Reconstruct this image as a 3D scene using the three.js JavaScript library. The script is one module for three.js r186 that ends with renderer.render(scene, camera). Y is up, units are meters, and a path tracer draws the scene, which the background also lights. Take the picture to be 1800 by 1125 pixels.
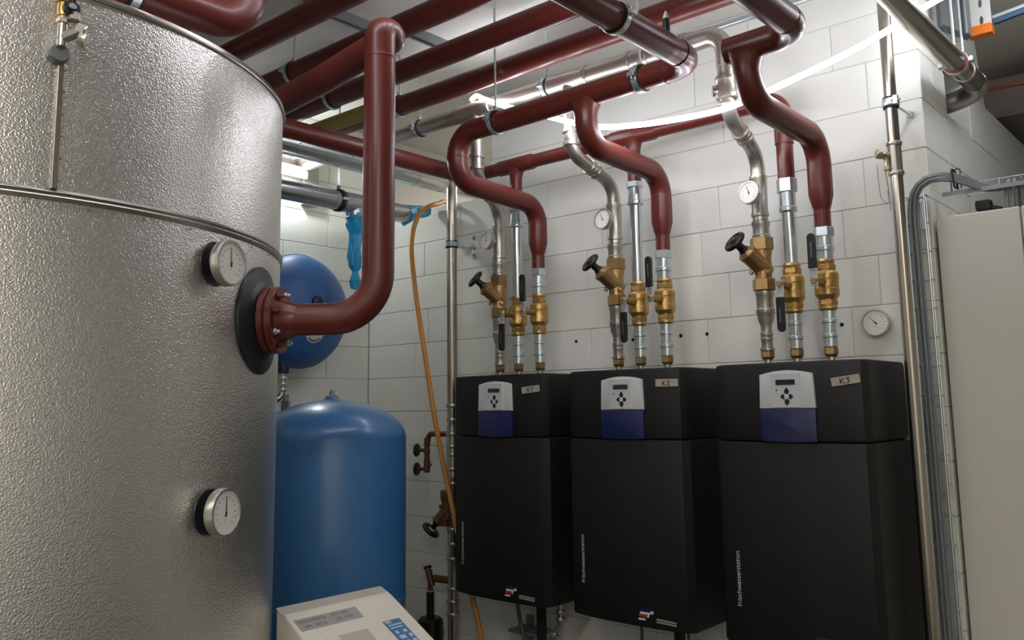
import * as THREE from 'three';
import { RoundedBoxGeometry } from 'three/addons/geometries/RoundedBoxGeometry.js';
import { mergeGeometries, toCreasedNormals } from 'three/addons/utils/BufferGeometryUtils.js';
import { RectAreaLightUniformsLib } from 'three/addons/lights/RectAreaLightUniformsLib.js';
import { FontLoader } from 'three/addons/loaders/FontLoader.js';
import { TextGeometry } from 'three/addons/geometries/TextGeometry.js';

const V = (x, y, z) => new THREE.Vector3(x, y, z);
const scene = new THREE.Scene();
const renderer = new THREE.WebGLRenderer({ antialias: true });
renderer.toneMapping = THREE.LinearToneMapping;
renderer.shadowMap.enabled = true;
RectAreaLightUniformsLib.init();

// ---------- camera: main wall is z = 0, x runs along it to the right, y up ----------
const FOCAL = 1530;                                   // pixels, at 1800 x 1125
const camera = new THREE.PerspectiveCamera(2 * Math.atan(562.5 / FOCAL) * 180 / Math.PI, 1.6, 0.05, 60);
camera.position.set(0, 1.6, 3.27);
{
  // measured axes of the room as seen by the camera (image right, image down, forward)
  const up = V(749 - 900, -10300 - 495, FOCAL).normalize();
  const left = V(-871 - 900, 737 - 495, FOCAL);
  left.addScaledVector(up, -left.dot(up)).normalize();
  const X = left.clone().negate(), Z = V(0, 0, 0).crossVectors(up, X);
  if (Z.z > 0) Z.negate();
  // columns of the camera matrix: right, up, back in room axes
  const m = new THREE.Matrix4().makeBasis(V(X.x, up.x, Z.x), V(-X.y, -up.y, -Z.y), V(-X.z, -up.z, -Z.z));
  camera.quaternion.setFromRotationMatrix(m);
}
camera.setViewOffset(1800, 1125, 0, 67.5, 1800, 1125);  // the photograph is cropped a little off the lens axis

// ---------- light and exposure ----------
renderer.toneMappingExposure = 1.62;
const ROPE_GLOW = 9, ROPE_LAMP = 0.034;               // radiance of the light hose, candela of each lamp in it
const UNSEEN_LAMP_GLOW = 6, UNSEEN_LAMP_LIGHT = 62;             // unseen ceiling lamps behind the camera and behind the main wall
const WORK_LIGHT = 3;                                // small luminaires seen far left and right
scene.background = new THREE.Color(0, 0, 0);

// ---------- naming ----------
const taken = {};
function numbered(name) {
  if (!(name in taken)) { taken[name] = 0; return name; }
  taken[name] += 1; return name + '_' + String(taken[name]).padStart(3, '0');
}
function tag(o, label, category, group) { o.userData.label = label; o.userData.category = category; if (group) o.userData.group = group; return o; }
function thing(name, label, category, at = [0, 0, 0], group) {
  const o = new THREE.Group(); o.name = numbered(name); o.position.set(...at); scene.add(o);
  return tag(o, label, category, group);
}
function obj(name, geo, mat, parent) {
  const g = Array.isArray(geo) ? merge(geo) : geo;
  const m = new THREE.Mesh(g, mat); m.castShadow = m.receiveShadow = true;
  m.name = parent ? name : numbered(name);
  (parent || scene).add(m); return m;
}
function struct(name, geo, mat) { const m = obj(name, geo, mat); m.userData.kind = 'structure'; return m; }
function merge(list) {
  return mergeGeometries(list.map((g) => { const n = g.index ? g.toNonIndexed() : g; for (const k of Object.keys(n.attributes)) if (!['position', 'normal', 'uv'].includes(k)) n.deleteAttribute(k); n.groups = []; return n; }), false);
}
let seed = 7;
function rnd() { seed = (seed * 16807) % 2147483647; return seed / 2147483647; }
const rr = (a, b) => a + (b - a) * rnd();

// ---------- geometry helpers ----------
function box(x0, x1, y0, y1, z0, z1) { const g = new THREE.BoxGeometry(x1 - x0, y1 - y0, z1 - z0); g.translate((x0 + x1) / 2, (y0 + y1) / 2, (z0 + z1) / 2); return boxUV(g); }
function rbox(x0, x1, y0, y1, z0, z1, r = 0.004) { const g = new RoundedBoxGeometry(x1 - x0, y1 - y0, z1 - z0, 2, r); g.translate((x0 + x1) / 2, (y0 + y1) / 2, (z0 + z1) / 2); return boxUV(g); }
function boxUV(g) {            // uv in metres by the dominant axis of the normal
  const p = g.attributes.position, n = g.attributes.normal, uv = g.attributes.uv;
  for (let i = 0; i < p.count; i++) {
    const a = Math.abs(n.getX(i)), b = Math.abs(n.getY(i)), c = Math.abs(n.getZ(i));
    if (c >= a && c >= b) uv.setXY(i, p.getX(i), p.getY(i)); else if (a >= b) uv.setXY(i, p.getZ(i), p.getY(i)); else uv.setXY(i, p.getX(i), p.getZ(i));
  }
  return g;
}
function lathe(prof, seg = 28, crease = 0.6) {            // prof: [[radius, y], ...]; uv in metres
  const g = new THREE.LatheGeometry(prof.map(([r, y]) => new THREE.Vector2(Math.max(r, 1e-5), y)), seg);
  const rm = Math.max(...prof.map((p) => p[0])); let len = 0; for (let i = 1; i < prof.length; i++) len += Math.hypot(prof[i][0] - prof[i - 1][0], prof[i][1] - prof[i - 1][1]);
  const uv = g.attributes.uv; for (let i = 0; i < uv.count; i++) uv.setXY(i, uv.getX(i) * 2 * Math.PI * rm, uv.getY(i) * len);
  return toCreasedNormals(g, crease);
}
function cyl(r, y0, y1, seg = 24, b = 0.0015) { const q = Math.min(b, r * 0.4, Math.abs(y1 - y0) * 0.4); return lathe([[0, y0], [r - q, y0], [r, y0 + q], [r, y1 - q], [r - q, y1], [0, y1]], seg); }
function hex(r, y0, y1, inner = 0) {                        // hexagonal nut
  const s = new THREE.Shape(); for (let i = 0; i < 6; i++) { const a = i * Math.PI / 3 + 0.2; s[i ? 'lineTo' : 'moveTo'](Math.cos(a) * r, Math.sin(a) * r); }
  s.closePath();
  const q = Math.min(0.002, (y1 - y0) * 0.2), g = new THREE.ExtrudeGeometry(s, { depth: y1 - y0 - 2 * q, bevelThickness: q, bevelSize: q, bevelOffset: -q, bevelSegments: 1, curveSegments: 1 });
  g.rotateX(-Math.PI / 2); g.translate(0, y0 + q, 0); return g;
}
function ringProfile(r0, r1, y0, y1) { return [[r0, y0], [r1 - 0.0008, y0], [r1, y0 + 0.0012], [r1, y1 - 0.0012], [r1 - 0.0008, y1], [r0, y1], [r0, y0]]; }
const QY = V(0, 1, 0);
function aim(g, at, dir) { g.applyQuaternion(new THREE.Quaternion().setFromUnitVectors(QY, V(...dir).normalize())); g.translate(...at); return g; }
function rod(a, b, r, seg = 12) { const d = V(b[0] - a[0], b[1] - a[1], b[2] - a[2]), l = d.length(); return aim(cyl(r, 0, l, seg, r * 0.2), a, [d.x, d.y, d.z]); }
// centre line with rounded corners: returns dense points
function route(pts, R, step = 0.02) {
  const P = pts.map((p) => V(...p)), out = [P[0].clone()];
  for (let i = 1; i < P.length; i++) {
    const A = P[i - 1], B = P[i];
    if (i === P.length - 1) { out.push(B.clone()); break; }
    const Cn = P[i + 1], u = A.clone().sub(B).normalize(), w = Cn.clone().sub(B).normalize();
    const ang = Math.acos(THREE.MathUtils.clamp(u.dot(w), -1, 1)), Ri = Array.isArray(R) ? R[i - 1] : R;
    if (Math.PI - ang < 0.02) { out.push(B.clone()); continue; }
    const t = Ri / Math.tan(ang / 2), a = B.clone().addScaledVector(u, t), b = B.clone().addScaledVector(w, t);
    const c = B.clone().add(u.clone().add(w).normalize().multiplyScalar(Ri / Math.sin(ang / 2)));
    const ra = a.clone().sub(c), tot = Math.PI - ang, n = Math.max(5, Math.ceil(tot / 0.13)), ax = V(0, 0, 0).crossVectors(ra, b.clone().sub(c)).normalize();
    for (let k = 0; k <= n; k++) out.push(ra.clone().applyAxisAngle(ax, tot * k / n).add(c));
  }
  const res = [out[0]];
  for (let i = 1; i < out.length; i++) if (out[i].distanceTo(res[res.length - 1]) > 1e-4) res.push(out[i]);
  return res;
}
function spline(pts, n = 60) { return new THREE.CatmullRomCurve3(pts.map((p) => V(...p)), false, 'centripetal').getSpacedPoints(n); }
// sweep a circle (radius number or function of arc length, total) along points, closed with end caps
function sweep(P, r, seg = 24) {
  const n = P.length, T = [], S = [0];
  for (let i = 1; i < n; i++) S.push(S[i - 1] + P[i].distanceTo(P[i - 1]));
  for (let i = 0; i < n; i++) { const a = P[Math.max(0, i - 1)], b = P[Math.min(n - 1, i + 1)]; T.push(b.clone().sub(a).normalize()); }
  let N = Math.abs(T[0].y) > 0.9 ? V(1, 0, 0) : V(0, 1, 0); N.addScaledVector(T[0], -N.dot(T[0])).normalize();
  const pos = [], nor = [], uv = [], idx = [], tot = S[n - 1], rad = (i) => (typeof r === 'function' ? r(S[i], tot) : r);
  for (let i = 0; i < n; i++) {
    if (i) { const q = new THREE.Quaternion().setFromUnitVectors(T[i - 1], T[i]); N.applyQuaternion(q); N.addScaledVector(T[i], -N.dot(T[i])).normalize(); }
    const B = V(0, 0, 0).crossVectors(T[i], N), ri = rad(i);
    const slope = (rad(Math.min(n - 1, i + 1)) - rad(Math.max(0, i - 1))) / Math.max(1e-6, S[Math.min(n - 1, i + 1)] - S[Math.max(0, i - 1)]);
    for (let k = 0; k <= seg; k++) {
      const a = k / seg * 2 * Math.PI, d = N.clone().multiplyScalar(Math.cos(a)).addScaledVector(B, Math.sin(a));
      pos.push(P[i].x + d.x * ri, P[i].y + d.y * ri, P[i].z + d.z * ri);
      const nn = d.clone().addScaledVector(T[i], -slope).normalize(); nor.push(nn.x, nn.y, nn.z); uv.push(k / seg * 2 * Math.PI * ri, S[i]);
    }
  }
  for (let i = 0; i < n - 1; i++) for (let k = 0; k < seg; k++) { const a = i * (seg + 1) + k, b = a + seg + 1; idx.push(a, a + 1, b, a + 1, b + 1, b); }
  for (const [i, s] of [[0, -1], [n - 1, 1]]) {
    const c = pos.length / 3, t = T[i]; pos.push(P[i].x, P[i].y, P[i].z); nor.push(t.x * s, t.y * s, t.z * s); uv.push(0, 0);
    for (let k = 0; k <= seg; k++) { const j = (i * (seg + 1) + k) * 3; pos.push(pos[j], pos[j + 1], pos[j + 2]); nor.push(t.x * s, t.y * s, t.z * s); uv.push(0.01 * k, 0.01); }
    for (let k = 0; k < seg; k++) s > 0 ? idx.push(c, c + 1 + k, c + 2 + k) : idx.push(c, c + 2 + k, c + 1 + k);
  }
  const g = new THREE.BufferGeometry();
  g.setAttribute('position', new THREE.Float32BufferAttribute(pos, 3)); g.setAttribute('normal', new THREE.Float32BufferAttribute(nor, 3)); g.setAttribute('uv', new THREE.Float32BufferAttribute(uv, 2)); g.setIndex(idx);
  return g;
}
const pipe = (pts, r, R = 0.1, seg = 24) => sweep(route(pts, R), r, seg);
const flexible = (pts, r, n = 60, seg = 12) => sweep(spline(pts, n), r, seg);
const flare = (r, extra, len) => (s) => r + extra * Math.pow(Math.max(0, 1 - s / len), 2.2);
function dense(P, step = 0.012) { const o = [P[0]]; for (let i = 1; i < P.length; i++) { const d = P[i].distanceTo(P[i - 1]), n = Math.max(1, Math.ceil(d / step)); for (let k = 1; k <= n; k++) o.push(P[i - 1].clone().lerp(P[i], k / n)); } return o; }
function extrude(points, depth, bevel = 0.002, seg = 1) {
  const s = new THREE.Shape(points.map(([x, y]) => new THREE.Vector2(x, y)));
  return new THREE.ExtrudeGeometry(s, { depth: depth - 2 * bevel, bevelThickness: bevel, bevelSize: bevel, bevelOffset: -bevel, bevelSegments: seg, curveSegments: 6 });
}

// ---------- textures ----------
function noiseTex(n, f, repeat) {
  const d = new Uint8Array(n * n * 4);
  for (let y = 0; y < n; y++) for (let x = 0; x < n; x++) { const v = Math.max(0, Math.min(255, f(x, y) * 255)), i = (y * n + x) * 4; d[i] = d[i + 1] = d[i + 2] = v; d[i + 3] = 255; }
  const t = new THREE.DataTexture(d, n, n); t.wrapS = t.wrapT = THREE.RepeatWrapping; t.magFilter = THREE.LinearFilter; t.minFilter = THREE.LinearMipmapLinearFilter; t.generateMipmaps = true;
  t.repeat.set(repeat, repeat); t.needsUpdate = true; return t;
}
function lattice(n) { const a = new Float32Array(n * n); for (let i = 0; i < a.length; i++) a[i] = rnd(); return (x, y) => { const xi = Math.floor(x), yi = Math.floor(y), fx = x - xi, fy = y - yi, s = (t) => t * t * (3 - 2 * t), g = (i, j) => a[(((j % n) + n) % n) * n + (((i % n) + n) % n)]; const u = s(fx), v = s(fy); return (g(xi, yi) * (1 - u) + g(xi + 1, yi) * u) * (1 - v) + (g(xi, yi + 1) * (1 - u) + g(xi + 1, yi + 1) * u) * v; }; }
const L64 = lattice(64), L96 = lattice(96), L16 = lattice(16), L128 = lattice(128);
const embossTex = noiseTex(1024, (x, y) => { const a = L128(x / 8, y / 8), b = L96(x * 96 / 1024 * 1.0, y * 96 / 1024); const v = a * 0.7 + b * 0.3; return Math.pow(v, 1.4); }, 1 / 0.3);
const plasterTex = noiseTex(512, (x, y) => 0.55 * L64(x / 8, y / 8) + 0.25 * L128(x / 4, y / 4) + 0.2 * L16(x / 32, y / 32), 1 / 0.35);
const grainTex = noiseTex(512, (x, y) => 0.6 * L128(x / 4, y / 4) + 0.4 * L64(x / 8, y / 8), 1 / 0.12);
const blotchTex = noiseTex(256, (x, y) => 0.55 + 0.3 * L16(x / 16, y / 16) + 0.15 * L64(x / 4, y / 4), 1 / 0.5);
const spangleTex = noiseTex(256, (x, y) => 0.45 + 0.35 * Math.round(L64(x / 4, y / 4) * 4) / 4 + 0.2 * L16(x / 16, y / 16), 1 / 0.18);
function canvasTex(w, h, draw) { const c = document.createElement('canvas'); c.width = w; c.height = h; draw(c.getContext('2d'), w, h); const t = new THREE.CanvasTexture(c); t.colorSpace = THREE.SRGBColorSpace; return t; }

// ---------- materials ----------
const std = (o) => new THREE.MeshStandardMaterial(o), phy = (o) => new THREE.MeshPhysicalMaterial(o);
const M = {
  wall: std({ color: 0xe2e2db, roughness: 0.72, bumpMap: plasterTex, bumpScale: 0.0007 }),
  wallB: std({ color: 0xe0e0d9, roughness: 0.72, bumpMap: plasterTex, bumpScale: 0.0008 }),
  wallC: std({ color: 0xe4e4dc, roughness: 0.7, bumpMap: plasterTex, bumpScale: 0.0006 }),
  mortar: std({ color: 0xc8c7c0, roughness: 0.9, bumpMap: plasterTex, bumpScale: 0.002 }),
  ceiling: std({ color: 0xc9c6bf, roughness: 0.85, bumpMap: plasterTex, bumpScale: 0.0008 }),
  concrete: std({ color: 0x6f6962, roughness: 0.9, bumpMap: plasterTex, bumpScale: 0.002 }),
  floor: std({ color: 0x454543, roughness: 0.6, map: null, bumpMap: plasterTex, bumpScale: 0.001 }),
  red: std({ color: 0x5c231b, roughness: 0.34, bumpMap: blotchTex, bumpScale: 0.0002 }),
  jacket: std({ color: 0xd9d7d2, metalness: 0.92, roughness: 0.33, bumpMap: embossTex, bumpScale: 0.0008, roughnessMap: null }),
  band: std({ color: 0xa9a59d, metalness: 0.95, roughness: 0.3 }),
  stainless: std({ color: 0xb9b2a6, metalness: 1, roughness: 0.24, roughnessMap: null }),
  satin: std({ color: 0xb8b3aa, metalness: 0.95, roughness: 0.34, bumpMap: grainTex, bumpScale: 0.0002 }),
  polished: std({ color: 0xc4bdb2, metalness: 1, roughness: 0.15 }),
  galv: std({ color: 0xc2c8ca, metalness: 0.9, roughness: 0.26, bumpMap: blotchTex, bumpScale: 0.0003 }),
  zinc: std({ color: 0xc6d0d2, metalness: 0.8, roughness: 0.3 }),
  brass: std({ color: 0xbf9d62, metalness: 0.8, roughness: 0.33, bumpMap: grainTex, bumpScale: 0.0002 }),
  bronze: std({ color: 0xa88a5e, metalness: 0.85, roughness: 0.36, bumpMap: grainTex, bumpScale: 0.0003 }),
  darkBronze: std({ color: 0x6b4c34, metalness: 0.6, roughness: 0.5 }),
  rubber: std({ color: 0x1a1a1a, roughness: 0.7 }),
  plastic: std({ color: 0x0b0b0b, roughness: 0.35 }),
  epp: std({ color: 0x090908, roughness: 0.62, bumpMap: grainTex, bumpScale: 0.0006 }),
  eppTop: std({ color: 0x0b0b0a, roughness: 0.58, bumpMap: grainTex, bumpScale: 0.0006 }),
  white: std({ color: 0xc9cccb, roughness: 0.4 }),
  panelBlue: phy({ color: 0x192352, roughness: 0.35, clearcoat: 0.5, clearcoatRoughness: 0.15 }),
  navy: std({ color: 0x1a2140, roughness: 0.4 }),
  screen: phy({ color: 0x2c3138, roughness: 0.15, clearcoat: 1, clearcoatRoughness: 0.05 }),
  blue: phy({ color: 0x336b9f, roughness: 0.35, clearcoat: 0.5, clearcoatRoughness: 0.18 }),
  blueMatt: phy({ color: 0x32639f, roughness: 0.5, clearcoat: 0.15, clearcoatRoughness: 0.4 }),
  orangeHose: std({ color: 0xc98a3a, roughness: 0.5 }),
  orange: std({ color: 0xf07a1c, roughness: 0.45 }),
  bag: phy({ color: 0x22b2de, roughness: 0.35, transmission: 0.45, thickness: 0, side: THREE.DoubleSide }),
  beige: std({ color: 0xcfcabc, roughness: 0.5, bumpMap: grainTex, bumpScale: 0.0001 }),
  greyBeige: std({ color: 0xa9a599, roughness: 0.5 }),
  cabinet: std({ color: 0xcbc8bd, roughness: 0.45, bumpMap: grainTex, bumpScale: 0.0001 }),
  cable: std({ color: 0x7d8386, roughness: 0.5 }),
  darkCable: std({ color: 0x4a4a46, roughness: 0.5 }),
  redCable: std({ color: 0x7c4438, roughness: 0.5 }),
  dark: std({ color: 0x15151a, roughness: 0.6 }),
  collar: std({ color: 0x1d2026, roughness: 0.38 }),
  steelGrey: std({ color: 0x83888a, metalness: 0.6, roughness: 0.45 }),
  grip: std({ color: 0x121212, roughness: 0.45 }),
  redMark: std({ color: 0xb03038, roughness: 0.6 }),
  keyBlue: std({ color: 0x2f628f, roughness: 0.4 }),
  keyLight: std({ color: 0x9dbfd4, roughness: 0.4 }),
  railBlue: std({ color: 0x45627a, metalness: 0.5, roughness: 0.4 }),
  concreteDark: std({ color: 0x4a4842, roughness: 0.7 }),
  bezel: std({ color: 0xc9c7c0, metalness: 0.85, roughness: 0.28 }),
  nickel: std({ color: 0xbdb195, metalness: 0.85, roughness: 0.35 }),
  print: std({ color: 0xd8d8d4, roughness: 0.6 }),
  yellow: std({ color: 0xa3914a, roughness: 0.7 }),
  tapeYellow: std({ color: 0xd8c22a, roughness: 0.5 }),
  wood: std({ color: 0x8d8066, roughness: 0.7 }),
  glass: phy({ color: 0xffffff, roughness: 0.02, transmission: 1, thickness: 0, ior: 1.45 }),
  rope: std({ color: 0xffffff, emissive: 0xf4f6ff, emissiveIntensity: ROPE_GLOW, roughness: 0.4 }),
  lampFace: std({ color: 0xffffff, emissive: 0xfff6e6, emissiveIntensity: UNSEEN_LAMP_GLOW, roughness: 0.5 }),
  workFace: std({ color: 0xffffff, emissive: 0xffffff, emissiveIntensity: WORK_LIGHT, roughness: 0.5 }),
  lampBody: std({ color: 0xdcdcd8, roughness: 0.5 }),
};
const UP3 = Math.PI / 2;

// ================= the room =================
const XL = -3.96, XC = -0.865, CEIL = 3.22, XR = 2.3, ZB = 5.6, ZR = -2.4;
struct('floor', box(XL - 0.2, XR + 0.2, -0.2, 0, ZR - 0.2, ZB + 0.2), M.floor);
struct('ceiling', box(XL - 0.2, XR + 0.2, CEIL, CEIL + 0.2, ZR - 0.2, ZB + 0.2), M.ceiling);
struct('wall_rear', box(XL - 0.2, XR + 0.2, 0, CEIL, ZB, ZB + 0.2), M.wall);
struct('wall_right', box(XR, XR + 0.2, 0, CEIL, ZR, ZB), M.wall);
struct('wall_far', box(XL - 0.2, XR + 0.2, 0, CEIL, ZR - 0.2, ZR), M.wallB);
// masonry: courses 0.185 m high, blocks 0.42 m long, joints recessed
const COURSE = 0.185, TOPJOINT = 2.683, BL = 0.6, JOINT = 0.0036;
const OFFS = { '-3': 0.25, '-2': -0.01, '-1': 0.115, 0: 0.36, 1: 0.08, 2: -0.01, 3: 0.11, 4: 0, 5: 0.3, 6: 0.08, 7: 0.38, 8: 0.1, 9: 0.33 };   // where the upright joints of each course fall
const wallMats = [M.wall, M.wallB, M.wallC];
const wallBack = (() => {   // one body with an opening over the wall head at the far left
  const s = new THREE.Shape([[XL, 0], [XC - 0.005, 0], [XC - 0.005, CEIL], [-2.99, CEIL], [-2.99, TOPJOINT - 0.006], [XL, TOPJOINT - 0.006]].map(([a, b]) => new THREE.Vector2(a, b)));
  const g = new THREE.ExtrudeGeometry(s, { depth: 0.226, bevelEnabled: false }); g.translate(0, 0, -0.2296);
  return struct('wall_back', boxUV(g), M.mortar);
})();
function blockGeo(x0, x1, y0, y1, d) {     // block face with softly chamfered edge, front at z = 0
  const c = 0.0018, p = [[x0, y0], [x1, y0], [x1, y1], [x0, y1]], q = [[x0 + c, y0 + c], [x1 - c, y0 + c], [x1 - c, y1 - c], [x0 + c, y1 - c]];
  const pos = [], quad = (a, b, cc, dd) => pos.push(...a, ...b, ...cc, ...a, ...cc, ...dd);
  const F = q.map(([x, y]) => [x, y, d]), E1 = p.map(([x, y]) => [x, y, d - c]), B = p.map(([x, y]) => [x, y, -0.006]);
  quad(F[0], F[1], F[2], F[3]);
  for (let i = 0; i < 4; i++) { const j = (i + 1) % 4; quad(E1[i], E1[j], F[j], F[i]); quad(B[i], B[j], E1[j], E1[i]); }
  const g = new THREE.BufferGeometry(); g.setAttribute('position', new THREE.Float32BufferAttribute(pos, 3)); g.setAttribute('uv', new THREE.Float32BufferAttribute(new Float32Array(pos.length / 3 * 2), 2)); g.computeVertexNormals();
  return boxUV(g);
}
for (let k = -3; k < 15; k++) {
  const y1 = TOPJOINT - COURSE * k - JOINT / 2, y0 = Math.max(0.002, TOPJOINT - COURSE * (k + 1) + JOINT / 2);
  if (y1 > CEIL + 0.01 && y0 > CEIL - 0.02) continue;
  const yt = Math.min(y1, CEIL - 0.002);
  if (yt - y0 < 0.02) continue;
  const xLim = k < 0 ? -2.99 : XL;
  let x = -1.17 + (OFFS[k] ?? (k % 2) * 0.3), xr = XC - 0.001; while (x > XC - 0.06) x -= BL;
  while (xr > xLim + 0.01) {
    const xl = Math.max(x, xLim + 0.001);
    if (xr - xl > 0.03) obj('block', blockGeo(xl + JOINT / 2, xr - (xr > XC - 0.01 ? 0 : JOINT / 2), y0, yt, rr(-0.0007, 0.0007)), wallMats[Math.floor(rnd() * 3)], wallBack);
    xr = x; x -= BL;
  }
}
// anchor holes left in the wall, flat discs coloured dark for the shade inside
for (const [x, y] of [[-2.454, 1.891], [-2.138, 1.88], [-1.896, 1.883], [-1.772, 1.882], [-1.209, 1.881]]) obj('anchor_hole', aim(cyl(0.008, 0, 0.0025, 12), [x, y, 0.0002], [0, 0, 1]), M.dark, wallBack);
// left wall, facing the room
const wallLeft = struct('wall_left', box(XL - 0.2, XL - 0.0036, 0, CEIL, ZR, ZB), M.mortar);
for (let k = -3; k < 15; k++) {
  const yt = Math.min(TOPJOINT - COURSE * k - JOINT / 2, CEIL - 0.002), y0 = Math.max(0.002, TOPJOINT - COURSE * (k + 1) + JOINT / 2);
  if (yt - y0 < 0.02) continue;
  for (let z = (k % 2 ? 0.0 : -BL / 2); z < 2.3; z += BL) {
    const a = Math.max(z, 0.002), g = blockGeo(-(z + BL) + JOINT / 2, -a - JOINT / 2, y0, yt, rr(-0.0006, 0.0006));
    g.rotateY(Math.PI / 2); g.translate(XL, 0, 0); obj('block', g, wallMats[Math.floor(rnd() * 3)], wallLeft);
  }
}
// return of the main wall going back on the right, with a hole for the steel pipe
const HOLE = [-0.69, -0.33, 2.705, 2.93];
const wallReturn = (() => {
  const s = new THREE.Shape([[0.009, 0], [2.4, 0], [2.4, 2.9], [1.0, 2.9], [0.9, CEIL], [0.009, CEIL]].map(([a, b]) => new THREE.Vector2(a, b)));
  const h = new THREE.Path([[-HOLE[1], HOLE[2]], [-HOLE[0], HOLE[2]], [-HOLE[0], HOLE[3]], [-HOLE[1], HOLE[3]]].map(([a, b]) => new THREE.Vector2(a, b)));
  s.holes.push(h);
  const g = new THREE.ExtrudeGeometry(s, { depth: 0.22, bevelEnabled: false }); g.rotateY(Math.PI / 2); g.translate(XC - 0.2236, 0, 0);
  return struct('wall_return', boxUV(g), M.wall);
})();
for (let k = -3; k < 15; k++) {
  const yt = Math.min(TOPJOINT - COURSE * k - JOINT / 2, CEIL - 0.002), y0 = Math.max(0.002, TOPJOINT - COURSE * (k + 1) + JOINT / 2);
  if (yt - y0 < 0.02) continue;
  for (let j = 0; j < 2; j++) {
    let a = j * BL - (k % 2 ? 0 : BL / 2), b = a + BL; a = Math.max(a, 0);
    if (yt > HOLE[2] && y0 < HOLE[3]) { if (a < 0.33) b = Math.min(b, 0.328); else if (b > 0.69) a = Math.max(a, 0.692); }
    if (b - a < 0.03 || (yt > HOLE[2] && a < 0.68 && b > 0.34)) continue;
    if (yt > 2.9 && b > 0.88) continue;
    const g = blockGeo(a + (a === 0 ? 0.001 : JOINT / 2), b - JOINT / 2, y0, yt, rr(-0.0006, 0.0006)); g.rotateY(Math.PI / 2); g.translate(XC, 0, 0); obj('block', g, wallMats[k & 1 ? 0 : 2], wallReturn);
  }
}
obj('dark_hole_panel', [box(XC - 0.17, XC - 0.16, HOLE[2] + 0.001, HOLE[3] - 0.001, HOLE[0] + 0.001, HOLE[1] - 0.001), box(XC - 0.16, XC - 0.002, HOLE[2] + 0.001, HOLE[3] - 0.001, HOLE[1] - 0.008, HOLE[1] - 0.002)], M.dark, wallReturn);  // added dark panels close the hole, its shade put into their colour
// concrete beam over the wall end
struct('trim_1', box(XC - 0.3, XR, 2.93, 3.12, -1.9, -1.3), M.concrete);

// ================= ceiling rails and hangers =================
function strut(name, label, x0, x1, y, z0, z1) {      // C-profile rail
  const alongZ = Math.abs(z1 - z0) > Math.abs(x1 - x0), L = alongZ ? z1 - z0 : x1 - x0;
  const s = [[-0.02, 0.04], [-0.02, 0], [-0.008, 0], [-0.008, 0.004], [-0.016, 0.004], [-0.016, 0.036], [0.016, 0.036], [0.016, 0.004], [0.008, 0.004], [0.008, 0], [0.02, 0], [0.02, 0.04]];
  const g = extrude(s, L, 0.0004); if (alongZ) g.translate(x0, y, z0); else { g.rotateY(Math.PI / 2); g.translate(x0, y, z0); }
  return tag(obj(name, g, M.steelGrey), label, 'rail');
}
strut('ceiling_rail', 'short steel mounting rail on the ceiling above the clamped left red pipe', -2.76, -2.76, CEIL - 0.04, 1.0, 1.33);
strut('ceiling_rail', 'steel mounting rail on the ceiling behind the tall red riser pipe', -2.66, -2.66, CEIL - 0.04, 0.55, 0.86);
strut('ceiling_rail', 'small steel rail end on the ceiling above the middle red pipes', -1.88, -1.88, CEIL - 0.04, 0.62, 0.78);

// pipe clamp: axis 'x' | 'y' | 'z' through [x, y, z], pipe radius r, rod end point
const AX = { x: [1, 0, 0], y: [0, 1, 0], z: [0, 0, 1] };
function clamp(label, at, r, axis, rodTo, o = {}) {
  const t = thing('pipe_clamp', label, 'clamp', at), d = AX[axis], w = o.w || 0.012;
  obj('rubber', aim(lathe(ringProfile(r - 0.001, r + 0.005, -w * 1.25, w * 1.25), 32), [0, 0, 0], d), o.rubber || M.rubber, t);
  obj('band', aim(lathe(ringProfile(r + 0.004, r + 0.0075, -w * 0.8, w * 0.8), 32), [0, 0, 0], d), M.zinc, t);
  const side = axis === 'x' ? [0, 0, 1] : axis === 'z' ? [1, 0, 0] : (o.ear || [0, 0, 1]);
  for (const s of [-1, 1]) {
    const e = r + 0.014, c = side.map((v) => v * s * e);
    const ear = rbox(-0.009, 0.009, -0.008, 0.008, -w, w, 0.002); if (axis === 'x') ear.rotateY(Math.PI / 2); if (axis === 'y') { ear.rotateX(Math.PI / 2); if (side[2]) ear.rotateY(Math.PI / 2); }
    ear.translate(...c); const er = obj('ear', ear, M.zinc, t);
    const bd = axis === 'y' ? (side[2] ? [1, 0, 0] : [0, 0, 1]) : [0, 1, 0];
    obj('bolt', aim(merge([cyl(0.003, -0.016, 0.016, 8), hex(0.006, 0.009, 0.014)]), c, bd), M.zinc, er);
  }
  if (rodTo) {
    const v = V(rodTo[0] - at[0], rodTo[1] - at[1], rodTo[2] - at[2]), l = v.length(), n = v.clone().normalize(), a = n.clone().multiplyScalar(r + 0.007);
    obj('rod', rod([a.x, a.y, a.z], [v.x, v.y, v.z], o.rodR || 0.0045), M.zinc, t);
    obj('nut', aim(hex(0.011, 0, 0.014), [a.x, a.y, a.z], [n.x, n.y, n.z]), M.zinc, t);
    if (o.plate) { const p = n.clone().multiplyScalar(l - 0.008); obj('mounting_plate', aim(cyl(o.plate, 0, 0.008, 16), [p.x, p.y, p.z], [n.x, n.y, n.z]), M.zinc, t); }
  }
  return t;
}

// ================= red heating pipes =================
const HY = 2.735, HZ = 0.745, PZ = 0.22;                   // supply headers; plane of the station pipes
const YR = [2.53, 2.548, 2.556];                           // heights of the offsets to the three stations
const KR = [-2.495, -1.835, -1.172], KM = [-2.622, -1.961, -1.297], KL = [-2.738, -2.07, -1.408];
const K = ['left', 'middle', 'right'];
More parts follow.
